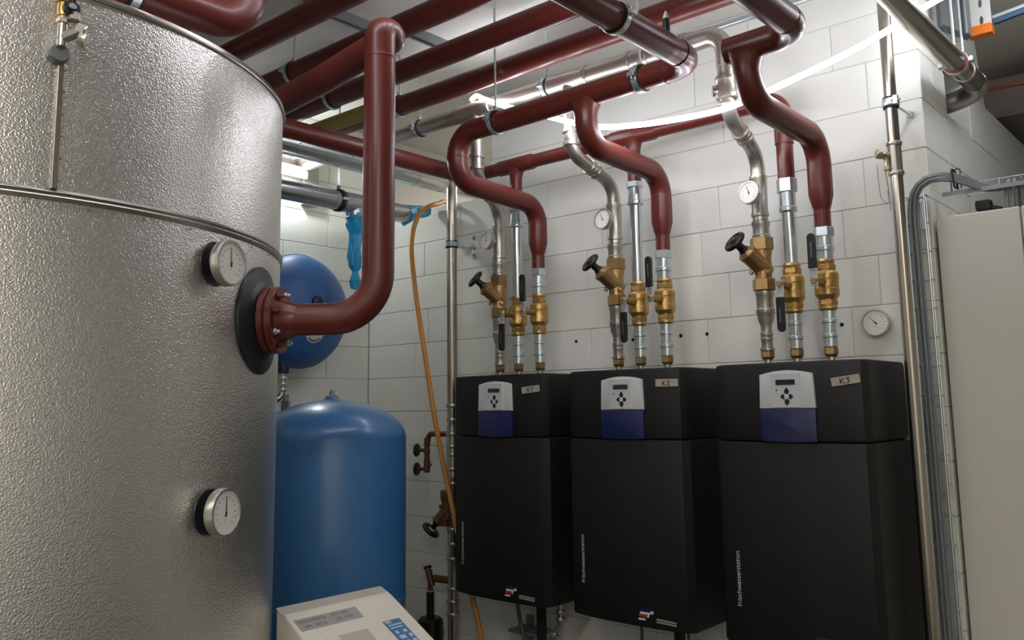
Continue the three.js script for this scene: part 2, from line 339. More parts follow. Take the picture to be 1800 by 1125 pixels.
// long straight pipes under the ceiling, parallel to the main wall
const P = thing, RP = 0.0445;
for (const [y, z, r, label] of [
  [2.955, 1.845, 0.043, 'dark red pipe under the ceiling nearest above the silver tank lid'],
  [2.955, 1.563, 0.043, 'dark red ceiling pipe running just behind the elbow above the silver tank'],
  [2.955, 1.28, RP, 'dark red ceiling pipe with a clamp on a rod left of the riser top'],
  [2.955, 0.995, RP, 'thick dark red ceiling pipe between its clamped neighbour and the brightly lit one'],
  [2.972, 0.69, RP, 'brightly lit red ceiling pipe nearest the white block wall'],
]) {
  const t = thing('ceiling_pipe', label, 'pipe', [XL, y, z], 'red pipes running under the ceiling');
  obj('pipe_body', pipe([[0.0, 0, 0], [XR - XL, 0, 0]], r), M.red, t);
}
clamp('steel clamp on a red ceiling pipe between the tank rim and the riser', [-2.90, 2.955, 1.28], RP, 'x', [-2.90, CEIL, 1.28]);
clamp('steel clamp on red ceiling pipe directly left of the riser, half hidden', [-3.02, 2.955, 0.995], RP, 'x', [-3.02, CEIL, 0.995]);
clamp('steel clamp on the brightly lit red ceiling pipe right of the riser', [-2.92, 2.972, 0.69], RP, 'x', [-2.92, CEIL, 0.69]);

// riser from the tank flange up and back along the ceiling
{
  const a = -37 * Math.PI / 180, nx = Math.cos(a), nz = Math.sin(a), TX = -2.591, TZ = 2.543, Rr = 0.84, y0 = 1.82;
  const at = (e) => [TX + nx * (Rr + e), y0, TZ + nz * (Rr + e)];
  const t = thing('riser_pipe', 'large red riser pipe flanged to the silver tank with a wide bottom bend', 'pipe', at(0.36));
  const o = t.position, rel = (p) => [p[0] - o.x, p[1] - o.y, p[2] - o.z];
  const x = at(0.302)[0], z = at(0.302)[2], rp = 0.0405, yT = 2.58, z2 = 1.808;
  obj('pipe_body', sweep(dense(route([at(0.07), at(0.302), [x, yT, z], [x - 0.004, yT - 0.004, z2], [-2.0, 2.54, 1.805], [-2.6, 2.505, 1.79], [-3.05, 2.515, 1.7], [-3.05, CEIL, 1.7]].map(rel), [0.115, 0.024, 0.022, 0.3, 0.2, 0.1])), rp, 32), M.red, t);
  const neck = aim(lathe([[0.046, 0.0], [0.062, 0.055], [0.058, 0.062], [0.05, 0.07], [0.0415, 0.095], [0.0405, 0.1]], 32), rel(at(0)), [nx, 0, nz]);
  obj('weld_neck', neck, M.red, t);
  for (const [e0, e1] of [[0.018, 0.034], [0.038, 0.056]]) obj('flange', aim(lathe([[0.02, e0], [0.083, e0], [0.085, e0 + 0.002], [0.085, e1 - 0.002], [0.083, e1], [0.02, e1]], 40), rel(at(0)), [nx, 0, nz]), M.red, t);
  obj('gasket', aim(cyl(0.08, 0.033, 0.039, 32), rel(at(0)), [nx, 0, nz]), M.rubber, t);
  obj('stub', aim(cyl(0.042, -0.02, 0.02, 28), rel(at(0)), [nx, 0, nz]), M.red, t);
  for (let i = 0; i < 8; i++) {
    const g = merge([hex(0.0085, 0.056, 0.065), cyl(0.0048, 0.004, 0.073, 10), hex(0.0085, 0.008, 0.018)]);
    const b = i * Math.PI / 4 + 0.39; g.translate(Math.cos(b) * 0.066, 0, Math.sin(b) * 0.066);
    obj('bolt', aim(g, rel(at(0)), [nx, 0, nz]), i % 3 ? M.red : M.zinc, t);
  }
  for (const yy of [2.5]) obj('weld', aim(lathe(ringProfile(rp - 0.001, rp + 0.0012, -0.003, 0.003), 32), rel([x, yy, z]), [0, 1, 0]), M.red, t);
}
// pipe coming over the tank lid and turning up
{
  const t = thing('elbow_pipe', 'dark red pipe above the tank lid that bends upward at its end', 'pipe', [-1.88, 2.555, 2.12]);
  obj('pipe_body', pipe([[0, 0, 3.4], [0, 0, 0], [0, CEIL - 2.555, 0]], 0.0445, 0.1), M.red, t);
}
clamp('steel clamp on the dark red pipe just above the tank rim', [-1.88, 2.555, 2.42], 0.0445, 'z', [-1.88, CEIL, 2.42]);

// supply header for the left and middle stations
{
  const t = thing('supply_header', 'red supply header with clamps and swept branches to left and middle black stations', 'pipe', [-1.37, HY, HZ]);
  const rel = (p) => [p[0] + 1.37, p[1] - HY, p[2] - HZ], rb = 0.0425;
  // from the room, round the corner, along the wall, down and towards the first station
  obj('pipe_body', sweep(dense(route([[-1.37, HY, 5.5], [-1.37, HY, HZ], [KR[0], HY - 0.005, HZ], [KR[0], YR[0], HZ], [KR[0], YR[0] - 0.02, PZ], [KR[0], 2.42, PZ]].map(rel), [0.085, 0.098, 0.098, 0.092])), (s, l) => rb + 0.0015 * (s < l * 0.7 ? 1 : 0.3), 28), M.red, t);
  const b2 = KR[1] + 0.01;
  obj('branch', sweep(dense(route([[b2, HY - 0.025, HZ], [b2, YR[1], HZ], [KR[1], YR[1] - 0.01, PZ], [KR[1], 2.42, PZ]].map(rel), [0.098, 0.098])), flare(rb, 0.02, 0.07), 28), M.red, t);
  for (const i of [0, 1]) obj('reducer', aim(lathe([[0.0425, 0.24], [0.0435, 0.16], [0.0425, 0.155], [0.0435, 0.15], [0.043, 0.12], [0.032, 0.075], [0.0295, 0.07], [0.0295, 0.058], [0.0302, 0.056], [0.0295, 0.054], [0.0295, 0], [0, 0]], 28), rel([KR[i], 2.212, PZ]), [0, 1, 0]), M.red, t);
  for (const [p, d, rad] of [[[-1.37, HY, HZ + 0.11], [0, 0, 1], 0.044], [[-1.48, HY, HZ], [1, 0, 0], 0.044], [[KR[0], YR[0] + 0.1, HZ], [0, 1, 0], 0.043]]) obj('weld', aim(lathe(ringProfile(rad - 0.001, rad + 0.0016, -0.003, 0.003), 28), rel(p), d), M.red, t);
}
clamp('steel clamp with threaded rod at the left end of the red supply header', [-2.275, HY, HZ], 0.044, 'x', [-2.275, CEIL, HZ]);
clamp('black lined steel clamp near the right corner of the red supply header', [-1.585, HY, HZ], 0.044, 'x', [-1.585, CEIL, HZ + 0.006], { w: 0.014 });
clamp('steel clamp on the red header pipe coming forward at the top centre', [-1.37, HY, 1.21], 0.044, 'z', [-1.37, CEIL, 1.21], { w: 0.013 });
{
  const t = thing('vent_plug', 'small black vent plug with pale conical tip on the red header corner', 'vent', [-1.37, HY + 0.044, 0.92]);
  obj('cap', cyl(0.012, -0.008, 0.052, 16), M.plastic, t); obj('tip', lathe([[0.0105, 0.052], [0.0085, 0.062], [0.003, 0.078], [0, 0.079]], 16), M.greyBeige, t);
}
// supply for the right station
{
  const t = thing('supply_header', 'red supply pipe with capped tee and swept branch to the right black station', 'pipe', [-1.0, HY, HZ + 0.01]);
  const rel = (p) => [p[0] + 1.0, p[1] - HY, p[2] - HZ - 0.01], z = HZ + 0.01;
  obj('pipe_body', pipe([[-1.0, HY, 5.5], [-1.0, HY, z], [-1.243, HY - 0.005, z]].map(rel), 0.0455, 0.085, 28), M.red, t);
  obj('branch', sweep(dense(route([[KR[2] - 0.006, HY - 0.025, z], [KR[2] - 0.006, YR[2], z], [KR[2], YR[2] - 0.01, PZ], [KR[2], 2.42, PZ]].map(rel), [0.102, 0.1])), flare(0.043, 0.02, 0.07), 28), M.red, t);
  obj('reducer', aim(lathe([[0.0425, 0.24], [0.0435, 0.16], [0.0425, 0.155], [0.0435, 0.15], [0.043, 0.12], [0.032, 0.075], [0.0295, 0.07], [0.0295, 0.058], [0.0302, 0.056], [0.0295, 0.054], [0.0295, 0], [0, 0]], 28), rel([KR[2], 2.212, PZ]), [0, 1, 0]), M.red, t);
  obj('weld', aim(lathe(ringProfile(0.0445, 0.047, -0.003, 0.003), 28), rel([-1.0, HY, z + 0.1]), [0, 0, 1]), M.red, t);
}
// return pipe along the wall, fed from the left
{
  const ry = 2.728, t = thing('return_pipe', 'red return pipe along the white wall with three drops behind the branches', 'pipe', [-2.93, ry, PZ]);
  const rel = (p) => [p[0] + 2.93, p[1] - ry, p[2] - PZ], r = 0.031;
  obj('pipe_body', sweep(dense(route([[-2.93, ry, 5.5], [-2.93, ry, PZ], [KM[2], ry, PZ], [KM[2], 2.415, PZ]].map(rel), [0.09, 0.065]), 0.02), (s, l) => (s < 5.2 ? 0.0405 : r), 24), M.red, t);
  for (const i of [0, 1]) {
    obj('drop', sweep(dense(route([[KM[i], ry - 0.02, PZ], [KM[i], 2.51, PZ]].map(rel), 0.05)), flare(0.0285, 0.016, 0.06), 20), M.red, t);
    obj('tee', aim(lathe([[0.0305, -0.12], [0.0365, -0.1], [0.037, 0.1], [0.0305, 0.12]], 24), rel([KM[i], ry, PZ]), [1, 0, 0]), M.red, t);
  }
  obj('elbow', sweep(dense(route([[KM[2] - 0.1, ry, PZ], [KM[2], ry, PZ], [KM[2], 2.55, PZ]].map(rel), [0.065])), 0.0345, 24), M.red, t);
}

// ================= stainless water pipes =================
const SY = 2.925, SZ = 0.5, SD = [-2.612, -2.081, -1.381];
{
  const t = thing('water_header', 'polished stainless header pipe with press fittings behind the red supply header', 'pipe', [SD[2], SY, SZ]);
  const rel = (p) => [p[0] - SD[2], p[1] - SY, p[2] - SZ];
  obj('pipe_body', pipe([[XL + 0.01, SY, SZ], [SD[2] - 0.12, SY, SZ]].map(rel), 0.038, 0.05, 28), M.satin, t);
  obj('elbow', sweep(dense(route([[SD[2] - 0.17, SY, SZ], [SD[2], SY, SZ], [SD[2], SY - 0.13, SZ]].map(rel), 0.07)), (s, l) => 0.0385 - 0.007 * s / l, 28), M.satin, t);
  for (const i of [0, 1]) obj('tee', [aim(lathe([[0.037, -0.1], [0.043, -0.098], [0.044, -0.088], [0.041, -0.082], [0.0405, 0.082], [0.044, 0.088], [0.043, 0.098], [0.037, 0.1]], 28), rel([SD[i], SY, SZ]), [1, 0, 0]), aim(cyl(0.033, 0, 0.07), rel([SD[i], SY - 0.08, SZ]), [0, 1, 0])], M.satin, t);
  for (const x of [SD[2] - 0.17, SD[2] - 0.15, -1.78, -1.70]) obj('press_ring', aim(lathe(ringProfile(0.037, 0.0425, -0.006, 0.006), 28), rel([x, SY, SZ]), [1, 0, 0]), M.satin, t);
}
clamp('dark lined steel clamp on the stainless header right of the light hose', [-2.2, SY, SZ], 0.038, 'x', [-2.2, CEIL, SZ]);
clamp('steel clamp on the stainless header between riser and light hose end', [-2.99, SY, SZ], 0.038, 'x', [-2.99, CEIL, SZ]);
{ const t = thing('conduit', 'thin bright steel conduit running beside the stainless header', 'conduit', [-3.95, 3.0, 0.4]); obj('tube', pipe([[0, 0, 0], [4.4, 0, 0]], 0.013, 0.05, 14), M.zinc, t); }
for (let i = 0; i < 3; i++) {
  const t = thing('water_riser', 'stainless offset pipe with gauge tee above the Y valve of the ' + K[i] + ' black station', 'pipe', [KL[i], 2.2, PZ], 'stainless offset pipes over the stations');
  const rel = (p) => [p[0] - KL[i], p[1] - 2.2, p[2] - PZ], top = SY - 0.06;
  obj('drop', pipe([[SD[i], top, SZ], [SD[i], 2.70, SZ]].map(rel), 0.0295), M.satin, t);
  obj('offset_bend', sweep(dense(route([[SD[i], 2.715, SZ], [SD[i], 2.62, SZ], [KL[i], 2.53, PZ], [KL[i], 2.42, PZ]].map(rel), [0.09, 0.09])), 0.0275, 24), M.satin, t);
  const mid = [(SD[i] + KL[i]) / 2, 2.575, (SZ + PZ) / 2], dir = [SD[i] - KL[i], 0.09, SZ - PZ];
  for (const e of [-0.022, 0, 0.022]) obj('press_ring', aim(lathe(ringProfile(0.026, e ? 0.0325 : 0.0305, -0.007 + e, 0.007 + e), 24), rel(mid), dir), M.satin, t);
  for (const y of [2.71, 2.655]) obj('press_ring', aim(lathe(ringProfile(0.028, 0.0345, -0.007, 0.007), 24), rel([SD[i], y, SZ]), [0, 1, 0]), M.satin, t);
  obj('gauge_tee', [lathe([[0.027, 0.25], [0.0325, 0.248], [0.0335, 0.236], [0.031, 0.23], [0.0305, 0.11], [0.033, 0.104], [0.033, 0.092], [0.027, 0.088]], 24), aim(cyl(0.013, 0.01, 0.055, 16), [0, 0.17, 0], [0, 0, 1])], M.satin, t);
  obj('coupling', lathe([[0.028, 0.1], [0.029, 0.075], [0.034, 0.071], [0.034, 0.058], [0.031, 0.052], [0.0305, 0.022], [0.034, 0.018], [0.033, 0.006], [0.028, 0]], 24), M.satin, t);
}
{
  const t = thing('connector_tee', 'stainless press tee with bright sleeve where the light hose crosses the right drop', 'fitting', [SD[2], 2.705, SZ]);
  obj('body', lathe([[0.03, -0.035], [0.0385, -0.03], [0.04, -0.015], [0.0365, -0.008], [0.037, 0.03], [0.04, 0.036], [0.0385, 0.05], [0.03, 0.054]], 24), M.satin, t);
  obj('port', aim(cyl(0.02, 0, 0.05, 16), [0, 0, 0], [-0.7, 0, 0.5]), M.polished, t);
}

// ================= valves and fittings over the stations =================
function gaugeParts(t, R, needle, o = {}) {           // dial facing +z at the origin of t
  obj('case', aim(lathe([[0, -0.022], [R * 0.96, -0.022], [R, -0.018], [R, -0.002], [R * 0.985, 0.0015], [R * 0.9, 0.0015], [R * 0.88, -0.003], [0, -0.003]], 40), [0, 0, 0], [0, 0, 1]), M.bezel, t);
  const face = new THREE.CircleGeometry(R * 0.89, 40); face.translate(0, 0, -0.0022); const f = obj('dial', face, dialMat, t);
  const ng = extrude([[-0.0012, 0], [-0.0032, -R * 0.16], [0.0032, -R * 0.16], [0.0012, 0], [0.0005, R * 0.66], [-0.0005, R * 0.66]], 0.001, 0.0001); ng.rotateZ(needle); ng.translate(0, 0, -0.0014);
  obj('pointer', ng, M.dark, f);
  obj('hub', aim(cyl(R * 0.055, -0.002, 0.0008, 14), [0, 0, 0], [0, 0, 1]), M.dark, f);
  const gl = new THREE.CircleGeometry(R * 0.9, 32); gl.translate(0, 0, 0.0008); obj('glass', gl, M.glass, t);
  if (o.stem) obj('stem', aim(cyl(o.stemR || 0.008, 0, o.stem, 14), [0, 0, -0.02 - o.stem], [0, 0, 1]), o.stemMat || M.satin, t);
}
const dialMat = std({ roughness: 0.55, map: canvasTex(512, 512, (c, w) => {
  c.fillStyle = '#e9e8e4'; c.fillRect(0, 0, w, w); c.translate(w / 2, w / 2); c.strokeStyle = '#333'; c.fillStyle = '#333'; c.textAlign = 'center'; c.textBaseline = 'middle'; c.font = '34px sans-serif';
  for (let i = 0; i <= 60; i++) { const a = (-135 + i * 4.5) * Math.PI / 180, big = i % 5 === 0; c.lineWidth = big ? 4 : 2; c.beginPath(); c.moveTo(Math.sin(a) * 236, -Math.cos(a) * 236); c.lineTo(Math.sin(a) * (big ? 212 : 222), -Math.cos(a) * (big ? 212 : 222)); c.stroke(); if (i % 5 === 0) c.fillText(String(i * 2), Math.sin(a) * 178, -Math.cos(a) * 178); }
  c.font = '30px sans-serif'; c.fillText('°C', 0, 90);
}) });

function pressLower(i, x, which, label) {               // from valve down into the station
  const t = thing('press_fitting', label, 'fitting', [x, 1.73, PZ], 'press fittings between valves and stations');
  const m = which === 'stainless' ? M.satin : M.zinc;
  if (which === 'stainless') {
    obj('reducer', lathe([[0.026, 0.278], [0.034, 0.276], [0.034, 0.262], [0.031, 0.256], [0.0305, 0.212], [0.034, 0.208], [0.034, 0.195], [0.031, 0.19], [0.03, 0.172], [0.0205, 0.148], [0.0195, 0.125], [0.023, 0.122], [0.023, 0.11], [0.0205, 0.106]], 24), m, t);
    obj('sleeve', lathe([[0.0195, 0.108], [0.0225, 0.104], [0.0225, 0.094], [0.0205, 0.09], [0.0205, 0.066], [0.0265, 0.064], [0.0265, 0.056], [0.02, 0.054]], 24), m, t);
  } else {
    obj('sleeve', lathe([[0.02, 0.186], [0.0235, 0.184], [0.0235, 0.156], [0.0268, 0.153], [0.0268, 0.143], [0.0235, 0.14], [0.0228, 0.105], [0.0268, 0.102], [0.0268, 0.092], [0.0235, 0.089], [0.0235, 0.058], [0.02, 0.054]], 24), m, t);
  }
  obj('union_nut', [hex(0.0245, 0.03, 0.054), lathe([[0.018, 0.022], [0.022, 0.03], [0.018, 0.03]], 20)], M.bronze, t);
  obj('pipe_end', cyl(0.0135, -0.012, 0.032, 18), M.satin, t);
}
function ballValve(x, up, label) {
  const t = thing('ball_valve', label, 'valve', [x, 2.01, PZ], 'brass ball valves over the stations');
  obj('body', lathe([[0.024, 0.09], [0.03, 0.088], [0.0325, 0.08], [0.03, 0.074], [0.0285, 0.068], [0.0285, 0.05], [0.036, 0.044], [0.042, 0.036], [0.0425, 0.018], [0.0412, 0.016], [0.0412, -0.016], [0.0425, -0.018], [0.042, -0.04], [0.036, -0.048], [0.034, -0.052], [0.029, -0.056], [0.0285, -0.078], [0.032, -0.082], [0.032, -0.089], [0.029, -0.093], [0.024, -0.096]], 28), M.brass, t);
  obj('end_hexagon', hex(0.034, 0.05, 0.07), M.brass, t); obj('end_hexagon', hex(0.034, -0.076, -0.058), M.brass, t);
  obj('stem', aim(lathe([[0.0, 0.0], [0.0145, 0.0], [0.0145, 0.075], [0.0125, 0.086], [0.008, 0.092], [0, 0.094]], 18), [0, 0.003, 0.03], [0, 0, 1]), M.bronze, t);
  const s = up ? 1 : -1, lv = new THREE.Group(); lv.name = 'lever'; t.add(lv);
  obj('plate', [rboxAt(0, 0.0 + s * 0.018, 0.112, 0.026, 0.07, 0.004), aim(hex(0.0105, 0, 0.009), [0, 0, 0.112], [0, 0, 1]), rboxAt(0, s * 0.052, 0.115, 0.022, 0.03, 0.005)], M.zinc, lv);
  const g = []; const sh = new THREE.Shape(); const w = 0.0145, y0 = 0.045, y1 = 0.168; sh.moveTo(-w, y0); sh.lineTo(w, y0); sh.lineTo(w, y1 - w); sh.absarc(0, y1 - w, w, 0, Math.PI); sh.lineTo(-w, y0);
  const e = new THREE.ExtrudeGeometry(sh, { depth: 0.008, bevelThickness: 0.0025, bevelSize: 0.002, bevelOffset: -0.002, bevelSegments: 2, curveSegments: 8 }); e.translate(0, 0, 0.112); if (!up) { e.rotateZ(Math.PI); }
  obj('grip', e, M.grip, lv);
  const bars = []; for (let k = 0; k < 9; k++) bars.push(rboxAt(0, s * (0.085 + k * 0.006), 0.1228, k % 3 ? 0.006 : 0.0045, 0.0036, 0.0008));
  obj('raised_lettering', bars, M.steelGrey, lv);
  return t;
}
function rboxAt(x, y, z, w, h, d) { return rbox(x - w / 2, x + w / 2, y - h / 2, y + h / 2, z - d / 2, z + d / 2, Math.min(w, h, d) * 0.3); }
function handwheel(t, at, dir, R, spokes = 5) {
  const w = new THREE.Group(); w.name = 'handwheel'; t.add(w);
  const tor = new THREE.TorusGeometry(R * 0.8, R * 0.2, 10, 32); tor.rotateX(Math.PI / 2);
  const parts = [tor, lathe([[0, -0.004], [R * 0.32, -0.004], [R * 0.36, 0.004], [R * 0.3, 0.012], [0, 0.013]], 20)];
  obj('rim', parts.map((g) => aim(g, at, dir)), M.plastic, w);
  const web = lathe([[R * 0.3, -0.006], [R * 0.8, -0.005], [R * 0.8, 0.004], [R * 0.3, 0.008], [R * 0.3, -0.006]], 32); obj('web', aim(web, at, dir), M.plastic, w);
  return w;
}
function yValve(name, label, at, dir, mat, o = {}) {
  const t = thing(name, label, 'valve', at, o.group), d = V(...dir).normalize(), R = o.R || 0.046, k = o.k || 1;
  const along = (s) => [d.x * s, d.y * s, d.z * s];
  const body = [lathe([[0.028, 0.075], [0.035, 0.072], [0.036, 0.06], [0.031, 0.03], [0.034, 0.0], [0.031, -0.03], [0.0345, -0.045], [0.028, -0.05]].map(([a, b]) => [a * k, b * k]), 28),
    aim(lathe([[0, -0.035], [0.026, -0.03], [0.034, -0.005], [0.035, 0.02], [0.034, 0.072], [0.0365, 0.076], [0.0365, 0.088], [0.031, 0.092], [0.022, 0.102], [0, 0.103]].map(([a, b]) => [a * k, b * k]), 28), [0, 0, 0], dir)];
  obj('body', body, mat, t);
  obj('end_nut', hex(0.0435 * k, 0.066 * k, 0.114 * k), mat, t); obj('end_nut', hex(0.042 * k, -0.086 * k, -0.042 * k), mat, t);
  obj('drain_plug', aim(cyl(0.008, 0, 0.05, 12), along(0.03 * k), o.plug || [-0.45, -0.75, 0.2]), mat, t);
  obj('test_plug', aim(hex(0.0095, 0.02, 0.046), [0, -0.025 * k, 0], [0.8, 0.1, 0.55]), mat, t);
  obj('spindle', aim(lathe([[0.02, 0.1], [0.019, 0.108], [0.0155, 0.112], [0.0145, 0.15], [0.0, 0.152]].map(([a, b]) => [a * k, b * k]), 18), [0, 0, 0], dir), M.plastic, t);
  handwheel(t, along(0.152 * k), dir, R);
  return t;
}
const YDIR = [-0.38, 0.62, 0.69];
for (let i = 0; i < 3; i++) {
  const st = K[i] + ' black station';
  yValve('slanted_valve', 'bronze slanted seat valve with black handwheel over the ' + st, [KL[i], 2.095, PZ], YDIR, M.bronze, { group: 'bronze handwheel valves over the stations' });
  ballValve(KM[i], false, 'brass ball valve with lever pointing down, middle pipe over the ' + st);
  ballValve(KR[i], true, 'brass ball valve with lever pointing up, under the red pipe over the ' + st);
  pressLower(i, KL[i], 'stainless', 'stainless reducing press fitting under the bronze valve of the ' + st);
  pressLower(i, KM[i], 'zinc', 'galvanised press fitting on middle pipe just above the ' + st);
  pressLower(i, KR[i], 'zinc', 'galvanised press fitting on right pipe just above the ' + st);
  // right pipe: galvanised transition between red end and ball valve
  const t = thing('transition_fitting', 'galvanised transition fitting below the red pipe end over the ' + st, 'fitting', [KR[i], 2.095, PZ], 'transition fittings on the red pipe ends');
  obj('collar', hex(0.0365, 0.086, 0.12), M.zinc, t);
  obj('sleeve', lathe([[0.027, 0.088], [0.0305, 0.086], [0.0305, 0.052], [0.034, 0.049], [0.034, 0.036], [0.0298, 0.033], [0.0285, 0.0], [0.02, -0.002]], 24), M.zinc, t);
  // middle pipe
  const third = i === 2, g = thing('galvanised_pipe', 'galvanised middle pipe dropping from the red return over the ' + st, 'pipe', [KM[i], 2.09, PZ], 'galvanised middle pipes over the stations');
  obj('tube', cyl(0.0243, 0, third ? 0.24 : 0.37, 24), M.galv, g);
  const b = third ? 0.2 : 0.335;
  obj('collar', hex(0.0375, b + 0.075, b + (third ? 0.127 : 0.1)), M.zinc, g);
  obj('sleeve', lathe([[0.022, b + 0.08], [0.029, b + 0.078], [0.03, b + 0.02], [0.0335, b + 0.016], [0.0335, b + 0.004], [0.0265, b], [0.022, b - 0.004]], 24), M.zinc, g);
  // dial thermometer
  const gt = thing('thermometer', 'round white dial thermometer on the stainless pipe over the ' + st, 'thermometer', [KL[i], 2.37, PZ + 0.09], 'dial thermometers on the stainless pipes');
  gaugeParts(gt, 0.044, i === 2 ? 0.35 : i === 1 ? 0.45 : 0.02, { stem: 0.03 });
  gt.rotation.set(-0.1, -0.1, 0);
}

// ================= the three fresh water stations =================
const font = await new FontLoader().loadAsync('fonts/droid/droid_sans_regular.typeface.json');
const TOP = 1.732, BOT = 0.782, SEAM = 1.463, UW = 0.545;
function plan(grow) {
  const g = grow, back = 0.03; return [[-g, -back], [-g, -0.385 - g], [0.012, -0.402 - g], [0.07, -0.417 - g], [0.16, -0.428 - g], [0.27, -0.432 - g], [0.4, -0.43 - g], [0.485, -0.424 - g], [0.53, -0.415 - g], [UW + g, -0.385 - g], [UW + g, -back]];
}
function shell(grow, y0, y1, bevel) {
  const p = plan(grow).slice().reverse();
  const g = extrude(p, y1 - y0, bevel, 2); g.rotateX(-Math.PI / 2); g.translate(0, y0 + bevel, 0);
  return boxUV(toCreasedNormals(g, 0.5));
}
const lowerGeo = shell(0.004, BOT, SEAM - 0.001, 0.006), upperGeo = shell(0.0, SEAM + 0.001, TOP, 0.012);
const textGeo = (() => { const g = new TextGeometry('Frischwasserstation', { font, size: 0.0152, depth: 0.0006, curveSegments: 3 }); g.computeBoundingBox(); const b = g.boundingBox; g.translate(-b.min.x, 0, 0); const s = 0.182 / (b.max.x - b.min.x); g.scale(s, s * 1.0, 1); g.rotateZ(Math.PI / 2); return g; })();
const tapeMat = ['K1', 'K2', 'K3'].map((s, i) => std({ roughness: 0.6, map: canvasTex(256, 80, (c, w, h) => { c.fillStyle = '#aba595'; c.fillRect(0, 0, w, h); c.fillStyle = '#9d9787'; for (let k = 0; k < 30; k++) c.fillRect(k * 9, 0, 2, h); c.strokeStyle = '#16161a'; c.lineWidth = 9; c.lineCap = 'round'; c.translate(70, 14);
  const ln = (...p) => { c.beginPath(); c.moveTo(p[0], p[1]); for (let k = 2; k < p.length; k += 2) c.lineTo(p[k], p[k + 1]); c.stroke(); };
  ln(12, 4, 10, 50); ln(44, 6, 13, 30, 46, 52);
  if (i === 0) ln(66, 18, 82, 4, 80, 52); if (i === 1) { ln(64, 14, 74, 4, 88, 8, 88, 20, 64, 50, 92, 50); } if (i === 2) { ln(62, 6, 90, 4, 76, 24, 92, 32, 88, 48, 64, 52); } }) }));
const UX = [-2.862, -2.2, -1.535];
const keyShape = (rot) => { const s = new THREE.Shape(); s.moveTo(0, 0.008); s.quadraticCurveTo(0.013, 0.014, 0.009, 0.026); s.quadraticCurveTo(0.004, 0.034, 0, 0.037); s.quadraticCurveTo(-0.004, 0.034, -0.009, 0.026); s.quadraticCurveTo(-0.013, 0.014, 0, 0.008); const g = new THREE.ExtrudeGeometry(s, { depth: 0.0015, bevelThickness: 0.0008, bevelSize: 0.0006, bevelSegments: 1, curveSegments: 6 }); g.scale(0.8, 0.8, 1); g.rotateZ(rot); return g; };
